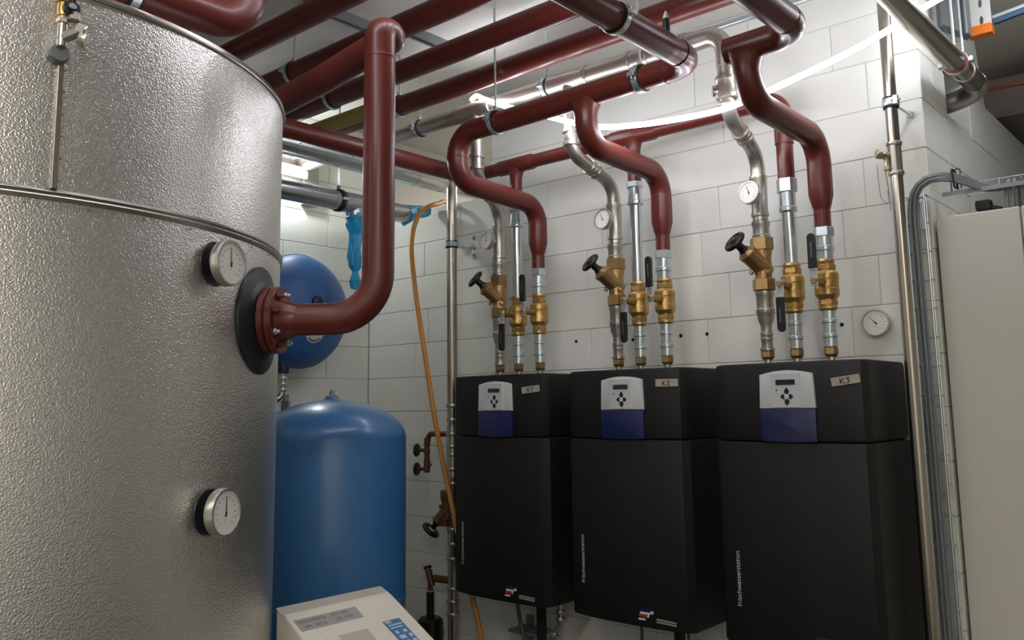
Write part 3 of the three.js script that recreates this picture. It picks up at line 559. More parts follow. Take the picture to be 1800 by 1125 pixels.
for (let i = 0; i < 3; i++) {
  const t = thing('fresh_water_station', ['leftmost black foam cased water station with tape marked K1, beside the hose', 'middle black foam cased water station with tape marked K2', 'right black foam cased water station with tape marked K3, beside the cable tray'][i], 'water station', [UX[i], 0, 0]);
  obj('lower_shell', lowerGeo, M.epp, t);
  const up = obj('upper_shell', upperGeo, M.eppTop, t);
  // control panel: white upper half, blue lower half
  const pz = 0.4375, cx = 0.287, w = 0.0975;
  const top = new THREE.Shape(); top.moveTo(-w, 1.576); top.lineTo(w, 1.576); top.lineTo(w - 0.004, 1.69); top.quadraticCurveTo(0, 1.716, -w + 0.004, 1.69); top.closePath();
  const tg = new THREE.ExtrudeGeometry(top, { depth: 0.012, bevelThickness: 0.003, bevelSize: 0.003, bevelOffset: -0.003, bevelSegments: 2, curveSegments: 12 }); tg.translate(cx, 0, pz - 0.01);
  const panel = obj('control_panel', toCreasedNormals(tg, 0.4), M.white, t);
  const ridge = extrude([[-0.052, 1.578], [0.05, 1.578], [0.052, 1.695], [-0.055, 1.695]], 0.006, 0.002); ridge.translate(cx, 0, pz + 0.0035); obj('raised_front', ridge, M.white, panel);
  const low = new THREE.Shape(); low.moveTo(-w, 1.575); low.lineTo(-w + 0.002, 1.466); low.quadraticCurveTo(0, 1.46, w - 0.002, 1.466); low.lineTo(w, 1.575); low.closePath();
  const lg = new THREE.ExtrudeGeometry(low, { depth: 0.012, bevelThickness: 0.003, bevelSize: 0.003, bevelOffset: -0.003, bevelSegments: 2, curveSegments: 8 }); lg.translate(cx, 0, pz - 0.01);
  obj('panel_flap', toCreasedNormals(lg, 0.4), M.panelBlue, t);
  const fz = pz + 0.0074;
  obj('display', rbox(cx - 0.034, cx + 0.034, 1.654, 1.672, fz, fz + 0.002, 0.0008), M.screen, panel);
  for (let k = 0; k < 4; k++) { const g = keyShape(k * Math.PI / 2); g.scale(k % 2 ? 0.75 : 1, 1, 1); g.translate(cx + 0.003, 1.615, fz); obj('button', g, M.navy, panel); }
  obj('button', aim(cyl(0.009, 0, 0.003, 20), [cx + 0.003, 1.615, fz], [0, 0, 1]), M.white, panel);
  obj('indicator', aim(cyl(0.0028, 0, 0.002, 12), [cx - 0.032, 1.637, fz], [0, 0, 1]), M.dark, panel);
  // tape
  const tp = [rbox(0.447, 0.538, 1.648, 1.676, 0, 0.0008, 0.0003)]; tp.forEach((g) => { const u = g.attributes.uv, p = g.attributes.position; for (let k = 0; k < u.count; k++) u.setXY(k, (p.getX(k) - 0.447) / 0.091, (p.getY(k) - 1.648) / 0.028); g.translate(-0.49, -1.662, 0); g.rotateZ(i === 2 ? 0.13 : i === 1 ? -0.01 : 0.1); g.rotateY(0.12); g.translate(0.482, i === 1 ? 1.674 : 1.664, 0.4305); });
  obj('tape_label', tp[0], tapeMat[i], up).userData.label = 'beige tape strip handwritten ' + ['K1', 'K2', 'K3'][i];
  // print
  const tx = obj('lettering', textGeo, M.print, t); tx.position.set(0.078, 0.908, 0.4235); tx.rotation.y = -0.12;
  const lz = 0.4375, para = (x0, y0, wd, h, s) => extrude([[x0, y0], [x0 + wd, y0], [x0 + wd + s, y0 + h], [x0 + s, y0 + h]], 0.0008, 0.0002);
  const L = (g, m) => { g.translate(0.328, 0.808, lz - 0.001); obj('emblem', g, m, t); };
  L(para(0.004, 0.03, 0.04, 0.012, 0.008), M.panelBlue); L(para(0.007, 0.022, 0.044, 0.008, 0.005), M.print); L(para(0.002, 0.012, 0.036, 0.01, 0.006), M.redMark); L(para(0.0, 0.0, 0.03, 0.007, 0.004), M.print); L(para(0.034, 0.012, 0.012, 0.01, 0.006), M.print); L(para(0.052, 0.026, 0.014, 0.01, 0.003), M.print);
  const bars = []; for (let k = 0; k < 12; k++) for (let j = 0; j < 2; j++) { const g = box(0, 0.0055, 0, 0.0062, 0, 0.0006); g.translate(0.406 + k * 0.0068, 0.806 - k * 0.0003 + j * 0.009, lz - 0.0045 - k * 0.0003); bars.push(g); }
  obj('small_print', bars, M.greyBeige, t);
  if (i < 2) { const l = obj('leg', rbox(-0.016, 0.016, 0, BOT - 0.002, -0.016, 0.016, 0.002), M.rubber, t); l.position.set(i ? 0.36 : 0.332, 0, 0.2); }
}

// ================= silver buffer tank =================
const TX = -2.591, TZ = 2.543, TR = 0.84, RIM = 2.446, TSEAM = 2.016;
{
  const t = thing('buffer_tank', 'large silver buffer tank in embossed metal jacket at the left edge', 'tank', [TX, 0, TZ]);
  const jacket = (y0, y1, r) => { const g = new THREE.CylinderGeometry(r, r, y1 - y0, 128, 1, true); const u = g.attributes.uv; for (let i = 0; i < u.count; i++) u.setXY(i, u.getX(i) * 2 * Math.PI * r, u.getY(i) * (y1 - y0)); g.translate(0, (y0 + y1) / 2, 0); return g; };
  obj('lower_jacket', jacket(0.1, TSEAM, TR), M.jacket, t);
  obj('upper_jacket', jacket(TSEAM, RIM, TR - 0.002), M.jacket, t);
  obj('seam_band', lathe([[TR - 0.002, TSEAM - 0.012], [TR + 0.004, TSEAM - 0.011], [TR + 0.0065, TSEAM - 0.004], [TR + 0.004, TSEAM], [TR + 0.0065, TSEAM + 0.005], [TR + 0.003, TSEAM + 0.011], [TR - 0.002, TSEAM + 0.012]], 128, 0.9), M.band, t);
  obj('rim', lathe([[TR - 0.004, RIM - 0.012], [TR + 0.003, RIM - 0.011], [TR + 0.005, RIM - 0.004], [TR + 0.003, RIM + 0.003], [TR - 0.006, RIM + 0.004]], 128, 0.9), M.band, t);
  obj('lid', lathe([[TR - 0.004, RIM], [TR - 0.02, RIM + 0.002], [0.3, RIM + 0.015], [0, RIM + 0.018]], 96), M.jacket, t);
  obj('base', lathe([[0, 0], [TR - 0.05, 0], [TR - 0.05, 0.1], [TR, 0.1], [TR, 0.12]], 96), M.dark, t);
  const polar = (deg, r, y) => { const a = deg * Math.PI / 180; return [Math.cos(a) * r, y, Math.sin(a) * r]; };
  // vertical joint cover with small rivets
  const strip = rbox(-0.0035, 0.0035, TSEAM + 0.012, 2.285, -0.0065, 0.0065, 0.002); const at = polar(4.6, TR + 0.0015, 0); strip.rotateY(-4.6 * Math.PI / 180); strip.translate(...at);
  const st = obj('joint_strip', strip, M.band, t);
  for (let k = 0; k < 6; k++) obj('rivet', aim(lathe([[0, 0.003], [0.002, 0.0022], [0.003, 0]], 8), polar(4.1, TR + 0.004, TSEAM + 0.03 + k * 0.045), polar(4.1, 1, 0)), M.band, st);
  // rivets along the bands
  for (let k = 0; k < 9; k++) obj('rivet', aim(lathe([[0, 0.003], [0.002, 0.0022], [0.003, 0]], 8), polar(-48 + k * 8, TR + 0.0035, TSEAM - 0.02), polar(-48 + k * 8, 1, 0)), M.band, t);
  // pipe collar: funnel of dark plastic round the outlet
  const an = polar(-37, 1, 0), ca = polar(-37, TR - 0.012, 1.82);
  const col = lathe([[0.134, 0.0], [0.136, 0.004], [0.133, 0.008], [0.10, 0.014], [0.06, 0.026], [0.045, 0.03], [0.043, 0.022], [0.043, 0]], 48); 
  { const p = col.attributes.position; for (let i = 0; i < p.count; i++) { const z = p.getZ(i), x = p.getX(i); p.setY(i, p.getY(i) + 0.012); } }
  obj('outlet_collar', bendTo(col, -37, 1.82), M.collar, t);
}
// wrap a flat rosette (axis y) onto the tank jacket at an angle and height (tank axes)
function bendTo(g, deg, y, off = 0) {
  const p = g.attributes.position, a0 = deg * Math.PI / 180;
  for (let i = 0; i < p.count; i++) { const a = a0 + p.getX(i) / TR, r = TR - 0.012 + p.getY(i) + off, h = p.getZ(i); p.setXYZ(i, Math.cos(a) * r, y - h, Math.sin(a) * r); }
  g.computeVertexNormals(); return g;
}
for (const [deg, y, needle, nm, label] of [[-22, 1.93, 0.04, 1, 'dial thermometer on the silver tank beside the red flange, upper of two'], [-22.6, 1.374, -0.03, 2, 'lower dial thermometer alone on the silver tank jacket']]) {
  const a = deg * Math.PI / 180, c = Math.cos(a), s = Math.sin(a);
  const t = thing('tank_thermometer', label, 'thermometer', [TX + c * (TR + 0.046), y, TZ + s * (TR + 0.046)], 'thermometers on the tank');
  t.rotation.y = Math.PI / 2 - a;
  gaugeParts(t, 0.053, needle, { stem: 0.028, stemR: 0.014, stemMat: M.darkBronze });
  const hole = bendTo(lathe([[0, 0.013], [0.048, 0.013], [0.05, 0.0145], [0.052, 0.012]], 36), deg, y); hole.translate(TX - t.position.x, -t.position.y + 0, TZ - t.position.z);
  hole.translate(0, 0, 0); hole.applyMatrix4(new THREE.Matrix4().makeRotationY(-t.rotation.y)); obj('dark_recess_disc', hole, M.collar, t);  // disc on the jacket, coloured dark for the shade in the opening
}
// vent and drain valve at the top of the tank
{
  const a = 4.9 * Math.PI / 180, c = Math.cos(a), s = Math.sin(a), at = [TX + c * (TR + 0.0), 2.3, TZ + s * TR];
  const t = thing('drain_valve', 'small brass drain valve with chain near the top of the silver tank', 'valve', at), n = [c, 0, s];
  const q = (e, y, z = 0) => [c * e - s * z, y, s * e + c * z];
  obj('rosette', aim(lathe([[0.0, 0.02], [0.017, 0.02], [0.021, 0.012], [0.022, 0], [0.0, 0]], 24), q(-0.002, 0.0, 0.004), n), M.steelGrey, t);
  obj('riser_pipe', [aim(cyl(0.0095, 0, 0.07, 16), q(0.024, 0.008, 0.004), [0, 1, 0]), aim(hex(0.0125, 0, 0.012), q(0.024, 0.055, 0.004), [0, 1, 0])], M.satin, t);
  obj('hose_connector', [aim(lathe([[0.008, 0], [0.0115, 0.004], [0.0115, 0.03], [0.013, 0.034], [0.013, 0.05], [0.0115, 0.054], [0.0115, 0.12], [0.0, 0.122]], 18), q(0.024, 0.068, 0.004), [0, 1, 0]), aim(hex(0.0165, 0, 0.02), q(0.024, 0.098, 0.004), [0, 1, 0])], M.brass, t);
  obj('valve_body', [aim(cyl(0.0105, -0.012, 0.034, 16), q(0.026, 0.028, 0.0), [c * 0.7 + s * 0.6, 0.35, s * 0.7 - c * 0.6]), aim(hex(0.0145, 0, 0.02), q(0.04, 0.045, -0.016), [c * 0.5 + s * 0.8, -0.3, s * 0.5 - c * 0.8]), aim(hex(0.0125, 0, 0.018), q(0.036, 0.062, -0.012), [0, 1, 0])], M.satin, t);
  obj('knob', [aim(cyl(0.016, 0, 0.014, 18), q(0.03, 0.085, -0.006), [c, 0.2, s]), rboxT(0.012, 0.05, 0.008, q(0.036, 0.112, -0.009))], M.plastic, t);
  obj('knob_screw', aim(cyl(0.0075, 0, 0.004, 14), q(0.044, 0.088, -0.006), [c, 0.2, s]), M.steelGrey, t);
  obj('cap', aim(lathe([[0, 0], [0.013, 0], [0.0145, 0.003], [0.0145, 0.014], [0, 0.016]], 18), q(0.045, 0.026, -0.022), [c * 0.5 + s * 0.8, -0.3, s * 0.5 - c * 0.8]), M.satin, t);
  obj('chain', chainGeo([q(0.045, 0.03, -0.03), q(0.04, 0.0, -0.03), q(0.012, -0.04, -0.02), q(0.01, -0.085, -0.014)], 0.003), M.satin, t);
}
function rboxT(w, h, d, at) { const g = rbox(-w / 2, w / 2, -h / 2, h / 2, -d / 2, d / 2, Math.min(w, h, d) * 0.3); g.translate(...at); return g; }
function chainGeo(pts, r) { const P = spline(pts, Math.max(8, Math.round(new THREE.CatmullRomCurve3(pts.map((p) => V(...p))).getLength() / (r * 1.9)))); return merge(P.map((p) => { const g = new THREE.SphereGeometry(r, 7, 5); g.translate(p.x, p.y, p.z); return g; })); }

// ================= blue expansion vessels =================
{
  const t = thing('expansion_vessel', 'tall blue floor standing expansion vessel with domed top behind the silver tank', 'pressure vessel', [-2.715, 0, 1.205]), r = 0.281;
  obj('shell', lathe([[0.0, 0.16], [0.12, 0.17], [0.22, 0.21], [0.268, 0.26], [r, 0.32], [r, 0.9], [r + 0.0025, 0.904], [r + 0.0025, 0.912], [r, 0.916], [r, 1.485], [r - 0.006, 1.515], [r - 0.03, 1.55], [r - 0.075, 1.583], [0.13, 1.612], [0.06, 1.625], [0.03, 1.629], [0.022, 1.64], [0.0, 1.641]], 72, 0.5), M.blue, t);
  obj('foot_ring', lathe([[0.2, 0], [0.215, 0], [0.215, 0.22], [0.2, 0.22]], 40), M.blue, t);
  obj('vent_fitting', [lathe([[0.024, 1.636], [0.024, 1.643], [0.012, 1.647], [0.01, 1.66], [0.0, 1.662]], 16)], M.steelGrey, t);
  obj('vent_cap', aim(hex(0.0095, 0, 0.014), [0.004, 1.657, 0.002], [0.2, 1, 0]), M.zinc, t);
  obj('lifting_lug', [rboxT(0.05, 0.05, 0.014, [-0.17, 1.605, 0.09]), aim(cyl(0.012, -0.006, 0.024, 14), [-0.17, 1.63, 0.09], [0, 1, 0])], M.steelGrey, t);
  obj('rating_plate', (() => { const g = rbox(-0.05, 0.05, 0, 0.001, -0.03, 0.03, 0.0004); g.rotateX(0.35); g.translate(0.02, 1.6, 0.14); return g; })(), M.blueMatt, t);
}
{
  const t = thing('expansion_vessel', 'round flat blue expansion vessel hung on the white left wall', 'pressure vessel', [-3.78, 2.094, 0.632]), R = 0.292;
  const body = aim(lathe([[0, -0.07], [0.16, -0.068], [0.25, -0.05], [R - 0.01, -0.015], [R, 0.01], [R, 0.03], [R - 0.008, 0.055], [R - 0.03, 0.09], [0.215, 0.13], [0.14, 0.163], [0.07, 0.178], [0.045, 0.18], [0.0, 0.181]], 72, 0.5), [0, 0, 0], [1, 0, 0]);
  obj('shell', body, M.blueMatt, t);
  obj('rolled_seam', aim(lathe(ringProfile(R - 0.004, R + 0.004, 0.012, 0.028), 72), [0, 0, 0], [1, 0, 0]), M.blueMatt, t);
  obj('valve_cap', aim(lathe([[0, 0.2], [0.02, 0.2], [0.03, 0.194], [0.035, 0.178], [0.0, 0.176]], 24), [0, 0.03, 0.0], [1, 0, 0]), M.navy, t);
  const surf = (r) => (r < 0.07 ? 0.178 : r < 0.14 ? 0.178 - (r - 0.07) * 0.2143 : r < 0.215 ? 0.163 - (r - 0.14) * 0.44 : 0.13);
  const onto = (g, cy, cz, lift) => { const p = g.attributes.position; for (let i = 0; i < p.count; i++) { const y = p.getY(i) + cy, z = -p.getX(i) + cz; p.setXYZ(i, surf(Math.hypot(y, z)) + lift, y, z); } g.computeVertexNormals(); return g; };
  obj('rating_label', onto(new THREE.RingGeometry(0.0005, 0.056, 40, 10), -0.116, 0, 0.0015), M.white, t).userData.label = 'round white rating label';
  const d = []; for (let k = 0; k < 7; k++) d.push(onto(new THREE.RingGeometry(0.0002, 0.0045, 10, 1), -0.15 - 0.012 * Math.cos((k - 3) * 0.5), -0.03 + k * 0.01, 0.0022)); obj('label_print', d, M.dark, t);
  obj('wall_bracket', rbox(-0.175, -0.06, -0.05, 0.05, -0.12, 0.12, 0.004), M.steelGrey, t);
  obj('neck', aim(cyl(0.03, 0, 0.06, 20), [0.08, -0.325, 0.125], [0, 1, 0]), M.navy, t);
}
{
  const t = thing('connection_pipe', 'short ribbed steel connection below the round blue wall vessel', 'pipe', [-3.7, 1.775, 0.757]);
  obj('bend', pipe([[0, 0.02, 0], [0, -0.13, 0], [0.0, -0.18, 0.28]], 0.017, 0.06, 16), M.stainless, t);
  for (let k = 0; k < 5; k++) obj('press_ring', lathe(ringProfile(0.015, k % 2 ? 0.024 : 0.0215, -0.008 - k * 0.028, 0.006 - k * 0.028), 18), M.zinc, t);
}

// ================= ventilation ducts at the far left =================
function duct(label, x, y, r, z0, z1, joints) {
  const t = thing('ventilation_duct', label, 'duct', [x, y, z1]);
  const g = sweep([V(0, 0, z0 - z1), V(0, 0, 0)], r, 40);
  obj('tube', g, M.galv, t);
  for (const z of joints) obj('joint', aim(lathe([[r - 0.001, -0.006], [r + 0.0015, -0.004], [r + 0.0025, 0], [r + 0.0015, 0.004], [r - 0.001, 0.006]], 40), [0, 0, z - z1], [0, 0, 1]), M.galv, t);
  return t;
}
const d1 = duct('upper shiny galvanised ventilation duct at far left passing over the wall', -3.4, 2.838, 0.058, -0.9, 4.2, [0.93, 0.62, 0.44, 0.16, -0.03]);
obj('seam', aim(lathe(ringProfile(0.0575, 0.0592, -0.003, 0.003), 40), [0, 0, 0.1 - 4.2], [0.5, 0.1, 1]), M.galv, d1);
const DY = 2.612, DR = 0.049;
const d2 = duct('lower galvanised ventilation duct at far left with bagged open ends', -3.4, DY, DR, 0.215, 4.2, [0.85, 0.7, 0.5, 0.23]);
obj('tee', [aim(cyl(DR + 0.0025, 0.47, 0.64, 40), [0, 0, -4.2], [0, 0, 1]), cyl(0.044, -0.085, 0, 36).translate(0, 0, 0.556 - 4.2)], M.galv, d2);
{
  const bag = (name, label, at, geo, str) => { const t = thing(name, label, 'plastic bag', at, 'blue bags over open duct ends'); obj('film', geo, M.bag, t); obj('tie', str, M.bag, t); return t; };
  // crumpled film: lathe with noise
  const film = (prof, seed0, ax) => { const g = lathe(prof, 40, 2.5), p = g.attributes.position; for (let i = 0; i < p.count; i++) { const a = Math.atan2(p.getZ(i), p.getX(i)), y = p.getY(i), w = Math.min(1, Math.abs(y) / 0.05), k = 1 + w * (0.18 * Math.sin(3 * a + y * 30 + seed0) + 0.1 * Math.sin(7 * a - y * 55 + seed0 * 2)); p.setX(i, p.getX(i) * k * (1 - 0.25 * w)); p.setZ(i, p.getZ(i) * k); } g.computeVertexNormals(); return g; };
  bag('duct_bag', 'blue plastic bag hanging under the lower duct branch', [-3.4, DY - 0.07, 0.556], film([[0.046, 0.02], [0.047, -0.02], [0.05, -0.04], [0.036, -0.09], [0.033, -0.15], [0.036, -0.2], [0.03, -0.25], [0.014, -0.275], [0.028, -0.32], [0.02, -0.36], [0.0, -0.365]], 0.6), lathe(ringProfile(0.044, 0.049, -0.012, 0.0), 32));
  const g = film([[0.051, 0.03], [0.05, 0.0], [0.045, -0.03], [0.035, -0.07], [0.03, -0.11], [0.026, -0.15], [0.02, -0.175], [0, -0.178]], 2.1); 
  bag('duct_bag', 'blue plastic bag tied over the end of the lower duct by the orange hose', [-3.4, DY, 0.215], aim(g, [0, 0, 0], [0, -0.28, 1]).translate(0, 0, 0), aim(lathe(ringProfile(0.049, 0.052, 0.004, 0.016), 32), [0, 0, 0], [0, 0, 1]));
}
function ductClamp(label, at, r, top) {
  const t = thing('duct_hanger', label, 'hanger', at);
  obj('band', aim(lathe(ringProfile(r + 0.003, r + 0.007, -0.012, 0.012), 40), [0, 0, 0], [0, 0, 1]), M.rubber, t);
  obj('rod', rod([0.0, r + 0.01, 0], [0, top - at[1], 0], 0.004), M.zinc, t);
  obj('nut', [rboxT(0.02, 0.024, 0.016, [0, r + 0.016, 0])], M.steelGrey, t);
  obj('bolt', [aim(hex(0.008, 0, 0.03), [r + 0.002, 0.0, 0.012], [0.6, 0, -1])], M.zinc, t);
}
ductClamp('black lined hanger round the lower duct next to its branch', [-3.4, DY, 0.662], DR, CEIL);
ductClamp('black lined hanger round the upper duct behind the red riser', [-3.4, 2.838, 0.40], 0.058, CEIL);
// small bright luminaire and beige board on the left wall, seen between the ducts
{
  const t = thing('wall_luminaire', 'small bright white luminaire on the left wall between the two ducts', 'lamp', [XL + 0.02, 2.885, 0.62]);
  obj('housing', rbox(0, 0.05, -0.03, 0.02, -0.11, 0.13, 0.006), M.lampBody, t);
  obj('lamp_cover', rbox(0.045, 0.062, -0.045, -0.005, -0.115, 0.125, 0.004), M.workFace, t);
  const l = new THREE.PointLight(0xf4fcfa, 0.42); l.position.set(0.085, -0.03, 0); l.castShadow = true; t.add(l);
  const b = obj('wall_board', rbox(0, 0.03, -0.19, 0.17, -0.05, 0.05, 0.003), M.greyBeige); b.position.set(XL + 0.002, 2.9, 0.445); tag(b, 'narrow beige board on the left wall just right of the luminaire', 'board');
  const y = obj('yellow_pipe', pipe([[0, 0, 0], [1.03, 0, 0]], 0.035, 0.1), M.yellow); y.position.set(-3.95, 2.93, 0.82); tag(y, 'olive yellow insulated pipe stub under the ceiling pipes left of the riser', 'pipe');
}

// ================= hose, left steel riser and its valves =================
tag(obj('garden_hose', flexible([[-3.36, 2.70, -0.10], [-3.345, 2.712, -0.02], [-3.30, 2.675, 0.08], [-3.285, 2.655, 0.14], [-3.30, 2.615, 0.2], [-3.318, 2.54, 0.23], [-3.32, 2.43, 0.25], [-3.29, 2.19, 0.25], [-3.227, 1.896, 0.25], [-3.145, 1.527, 0.25], [-3.086, 1.309, 0.25], [-3.029, 1.125, 0.25], [-2.96, 0.9, 0.25], [-2.901, 0.723, 0.25], [-2.84, 0.52, 0.25], [-2.8, 0.2, 0.3], [-2.7, 0.012, 0.5]], 0.0125, 120, 14), M.orangeHose), 'orange hose hanging over the wall head and down beside the left station', 'hose');
const LX = -3.125, LZ = 0.15;
{
  const t = thing('steel_riser', 'tall stainless riser pipe at the left end of the black stations', 'pipe', [LX, 0, LZ]);
  obj('pipe_body', cyl(0.0265, 0.02, 2.66, 28), M.stainless, t);
  obj('top_elbow', pipe([[0, 2.6, 0], [0, 2.78, 0], [0, 2.78, -0.14]], 0.0285, 0.07), M.satin, t);
  for (const y of [1.60, 1.53, 1.46, 1.40, 1.36, 1.29, 1.22, 1.0, 0.93, 0.86, 0.72, 0.66, 0.6]) obj('press_ring', lathe(ringProfile(0.025, y % 0.2 < 0.1 ? 0.033 : 0.031, y - 0.009, y + 0.009), 24), M.satin, t);
  obj('fitting', lathe([[0.026, 1.25], [0.03, 1.252], [0.03, 1.5], [0.026, 1.502]], 24), M.satin, t);
  obj('branch', pipe([[0, 1.46, 0.0], [-0.17, 1.46, 0], [-0.185, 1.40, 0]], 0.0135, 0.03, 14), M.darkBronze, t);
}
clamp('dark lined clamp with wall bracket on the left stainless riser', [LX, 2.42, LZ], 0.0265, 'y', [-3.10, 2.412, 0.02], { ear: [0.7, 0, 0.7], rodR: 0.007, w: 0.015 });
{
  const t = thing('wall_plate', 'galvanised drilled wall plate behind the left station thermometer', 'bracket', [-3.102, 2.425, 0.0]);
  obj('plate', rbox(-0.02, 0.02, -0.06, 0.06, 0.001, 0.008, 0.002), M.zinc, t); obj('socket', aim(cyl(0.014, 0, 0.04, 14), [0, 0, 0.005], [0, 0, 1]), M.zinc, t);
  for (const y of [-0.045, 0.045]) obj('screw', aim(hex(0.008, 0, 0.006), [0, y, 0.008], [0, 0, 1]), M.steelGrey, t);
}
{
  const t = thing('double_drain', 'two small dark handwheel valves on a bronze branch left of the steel riser', 'valve', [LX - 0.185, 1.44, LZ]);
  obj('tube', [lathe([[0.011, 0.0], [0.0155, -0.005], [0.0155, -0.04], [0.013, -0.05], [0.0165, -0.06], [0.0165, -0.075], [0.013, -0.085], [0.0165, -0.12], [0.0165, -0.15], [0.013, -0.175], [0, -0.176]], 16), aim(cyl(0.008, 0, 0.035, 10), [0, -0.14, 0], [1, 0.2, 0.2])], M.darkBronze, t);
  for (const y of [-0.063, -0.158]) { obj('bonnet', aim(cyl(0.01, 0, 0.05, 12), [0, y, 0], [-1, 0, 0.25]), M.darkBronze, t); handwheel(t, [-0.06, y, 0.015], [-1, 0, 0.35], 0.034); }
}
yValve('slanted_valve', 'bronze valve with black handwheel and yellow tag low on the left riser', [LX - 0.02, 1.09, LZ + 0.02], [-0.6, -0.75, 0.3], M.darkBronze, { R: 0.05, k: 0.85, plug: [-0.3, 0.8, 0.2] });
tag(obj('valve_tag', aim(cyl(0.0165, 0, 0.02, 16), [LX - 0.087, 1.003, LZ + 0.053], [-0.6, -0.75, 0.3]), M.tapeYellow), 'yellow ring tag on the low handwheel valve spindle', 'tag');
{
  const t = thing('drain_tap', 'small bronze tap low on the left riser over a black funnel', 'valve', [LX, 0.755, LZ]);
  obj('pipe_arm', pipe([[-0.02, 0, 0], [-0.12, 0, 0.01]], 0.018, 0.02, 14), M.darkBronze, t);
  obj('body', [aim(cyl(0.017, -0.05, 0.03, 14), [-0.15, 0.01, 0.015], [-0.3, 0.8, 0]), aim(cyl(0.013, -0.06, 0, 14), [-0.145, -0.01, 0.015], [0, 1, 0])], M.darkBronze, t);
  obj('knob', aim(lathe([[0, 0], [0.02, 0], [0.022, 0.006], [0.02, 0.014], [0, 0.016]], 14), [-0.163, 0.042, 0.015], [-0.3, 0.8, 0]), M.dark, t);
  obj('outlet_ring', aim(cyl(0.0165, -0.008, 0, 16), [-0.145, -0.06, 0.015], [0, 1, 0]), M.zinc, t);
  const f = thing('drain_funnel', 'black drain pipe and funnel below the small bronze tap', 'drain', [LX - 0.145, 0.69, LZ + 0.015]);
  obj('tube', cyl(0.0195, -0.13, 0.0, 18), M.plastic, f);
  obj('funnel', lathe([[0.0, -0.12], [0.05, -0.122], [0.062, -0.135], [0.066, -0.2], [0.055, -0.3], [0.03, -0.36], [0.03, -0.68], [0, -0.68]], 28), M.plastic, f);
}

// ================= beige controller in the foreground =================
{
  const o = [-2.022, 1.057, 1.513], sl = -28.4 * Math.PI / 180, t = thing('controller', 'beige control console with sloped keypad panel in front of the blue vessel', 'control unit', o); t.scale.setScalar(1.186);
  // profile in x, y; swept along +z
  const prof = [[0, 0], [0.36 * Math.cos(sl), 0.36 * Math.sin(sl)], [0.36 * Math.cos(sl), -0.3], [0.30, -0.89], [-0.03, -0.89], [-0.036, 0.0135]];
  const g = extrude(prof.slice().reverse(), 0.306, 0.004, 2); obj('housing', g, M.beige, t);
  obj('top_ledge', (() => { const h = extrude([[-0.002, 0.0005], [-0.036, 0.0145], [-0.034, 0.011], [-0.002, -0.002]], 0.302, 0.0004); h.translate(0, 0, 0.002); return h; })(), M.greyBeige, t);
  const plane = (x0, x1, z0, z1, d0, d1, r = 0.0006) => { const h = rbox(x0, x1, d0, d1, z0, z1, r); h.rotateZ(sl); return h; };
  const lab = plane(0.016, 0.054, 0.12, 0.292, 0, 0.0008, 0.0003);
  { const pp = plane(0.016, 0.054, 0.12, 0.292, 0, 0.0008, 0.0003); const raw = rbox(0.016, 0.054, 0, 0.0008, 0.12, 0.292, 0.0003), u = lab.attributes.uv, q = raw.attributes.position; for (let i = 0; i < u.count; i++) u.setXY(i, 1 - (q.getZ(i) - 0.12) / 0.172, 1 - (q.getX(i) - 0.016) / 0.038); }
  obj('label_strip', lab, std({ roughness: 0.45, map: canvasTex(512, 112, (c, w, h) => { c.fillStyle = '#8f8d88'; c.fillRect(0, 0, w, h); c.fillStyle = '#3c3b39'; let s = 5; const r = () => (s = (s * 48271) % 2147483647) / 2147483647; for (const [x0, x1, y] of [[20, 240, 18], [285, 340, 14], [360, 430, 14], [40, 100, 66], [130, 220, 66], [290, 350, 62], [370, 440, 62]]) for (let x = x0; x < x1; x += 15) { c.fillRect(x, y, 3, 26); c.fillRect(x, y + (r() > 0.5 ? 0 : 12), 10, 3); if (r() > 0.4) c.fillRect(x + 8, y + r() * 8, 3, 20); c.fillRect(x, y + 24, r() * 10, 3); } }) }), t);
  obj('recess_frame', plane(0.085, 0.2, 0.122, 0.25, 0, 0.0012), M.beige, t);
  obj('window', plane(0.0925, 0.19, 0.14, 0.22, 0.0012, 0.002), M.greyBeige, t);
  const key = obj('keypad', plane(0.084, 0.2, 0.036, 0.087, 0, 0.0012), M.keyBlue, t);
  for (const [x0, x1, z0, z1, m] of [[0.086, 0.096, 0.066, 0.084, 'white'], [0.1, 0.104, 0.04, 0.082, 'print'], [0.109, 0.113, 0.045, 0.082, 'print'], [0.122, 0.132, 0.07, 0.078, 'print'], [0.122, 0.132, 0.045, 0.056, 'print'], [0.138, 0.15, 0.06, 0.078, 'print'], [0.138, 0.15, 0.04, 0.05, 'print'], [0.156, 0.168, 0.06, 0.08, 'print'], [0.156, 0.168, 0.04, 0.052, 'print'], [0.175, 0.186, 0.042, 0.08, 'print']]) obj('key_field', plane(x0, x1, z0, z1, 0.0012, 0.0018, 0.0003), m === 'white' ? M.greyBeige : M.keyLight, key);
}

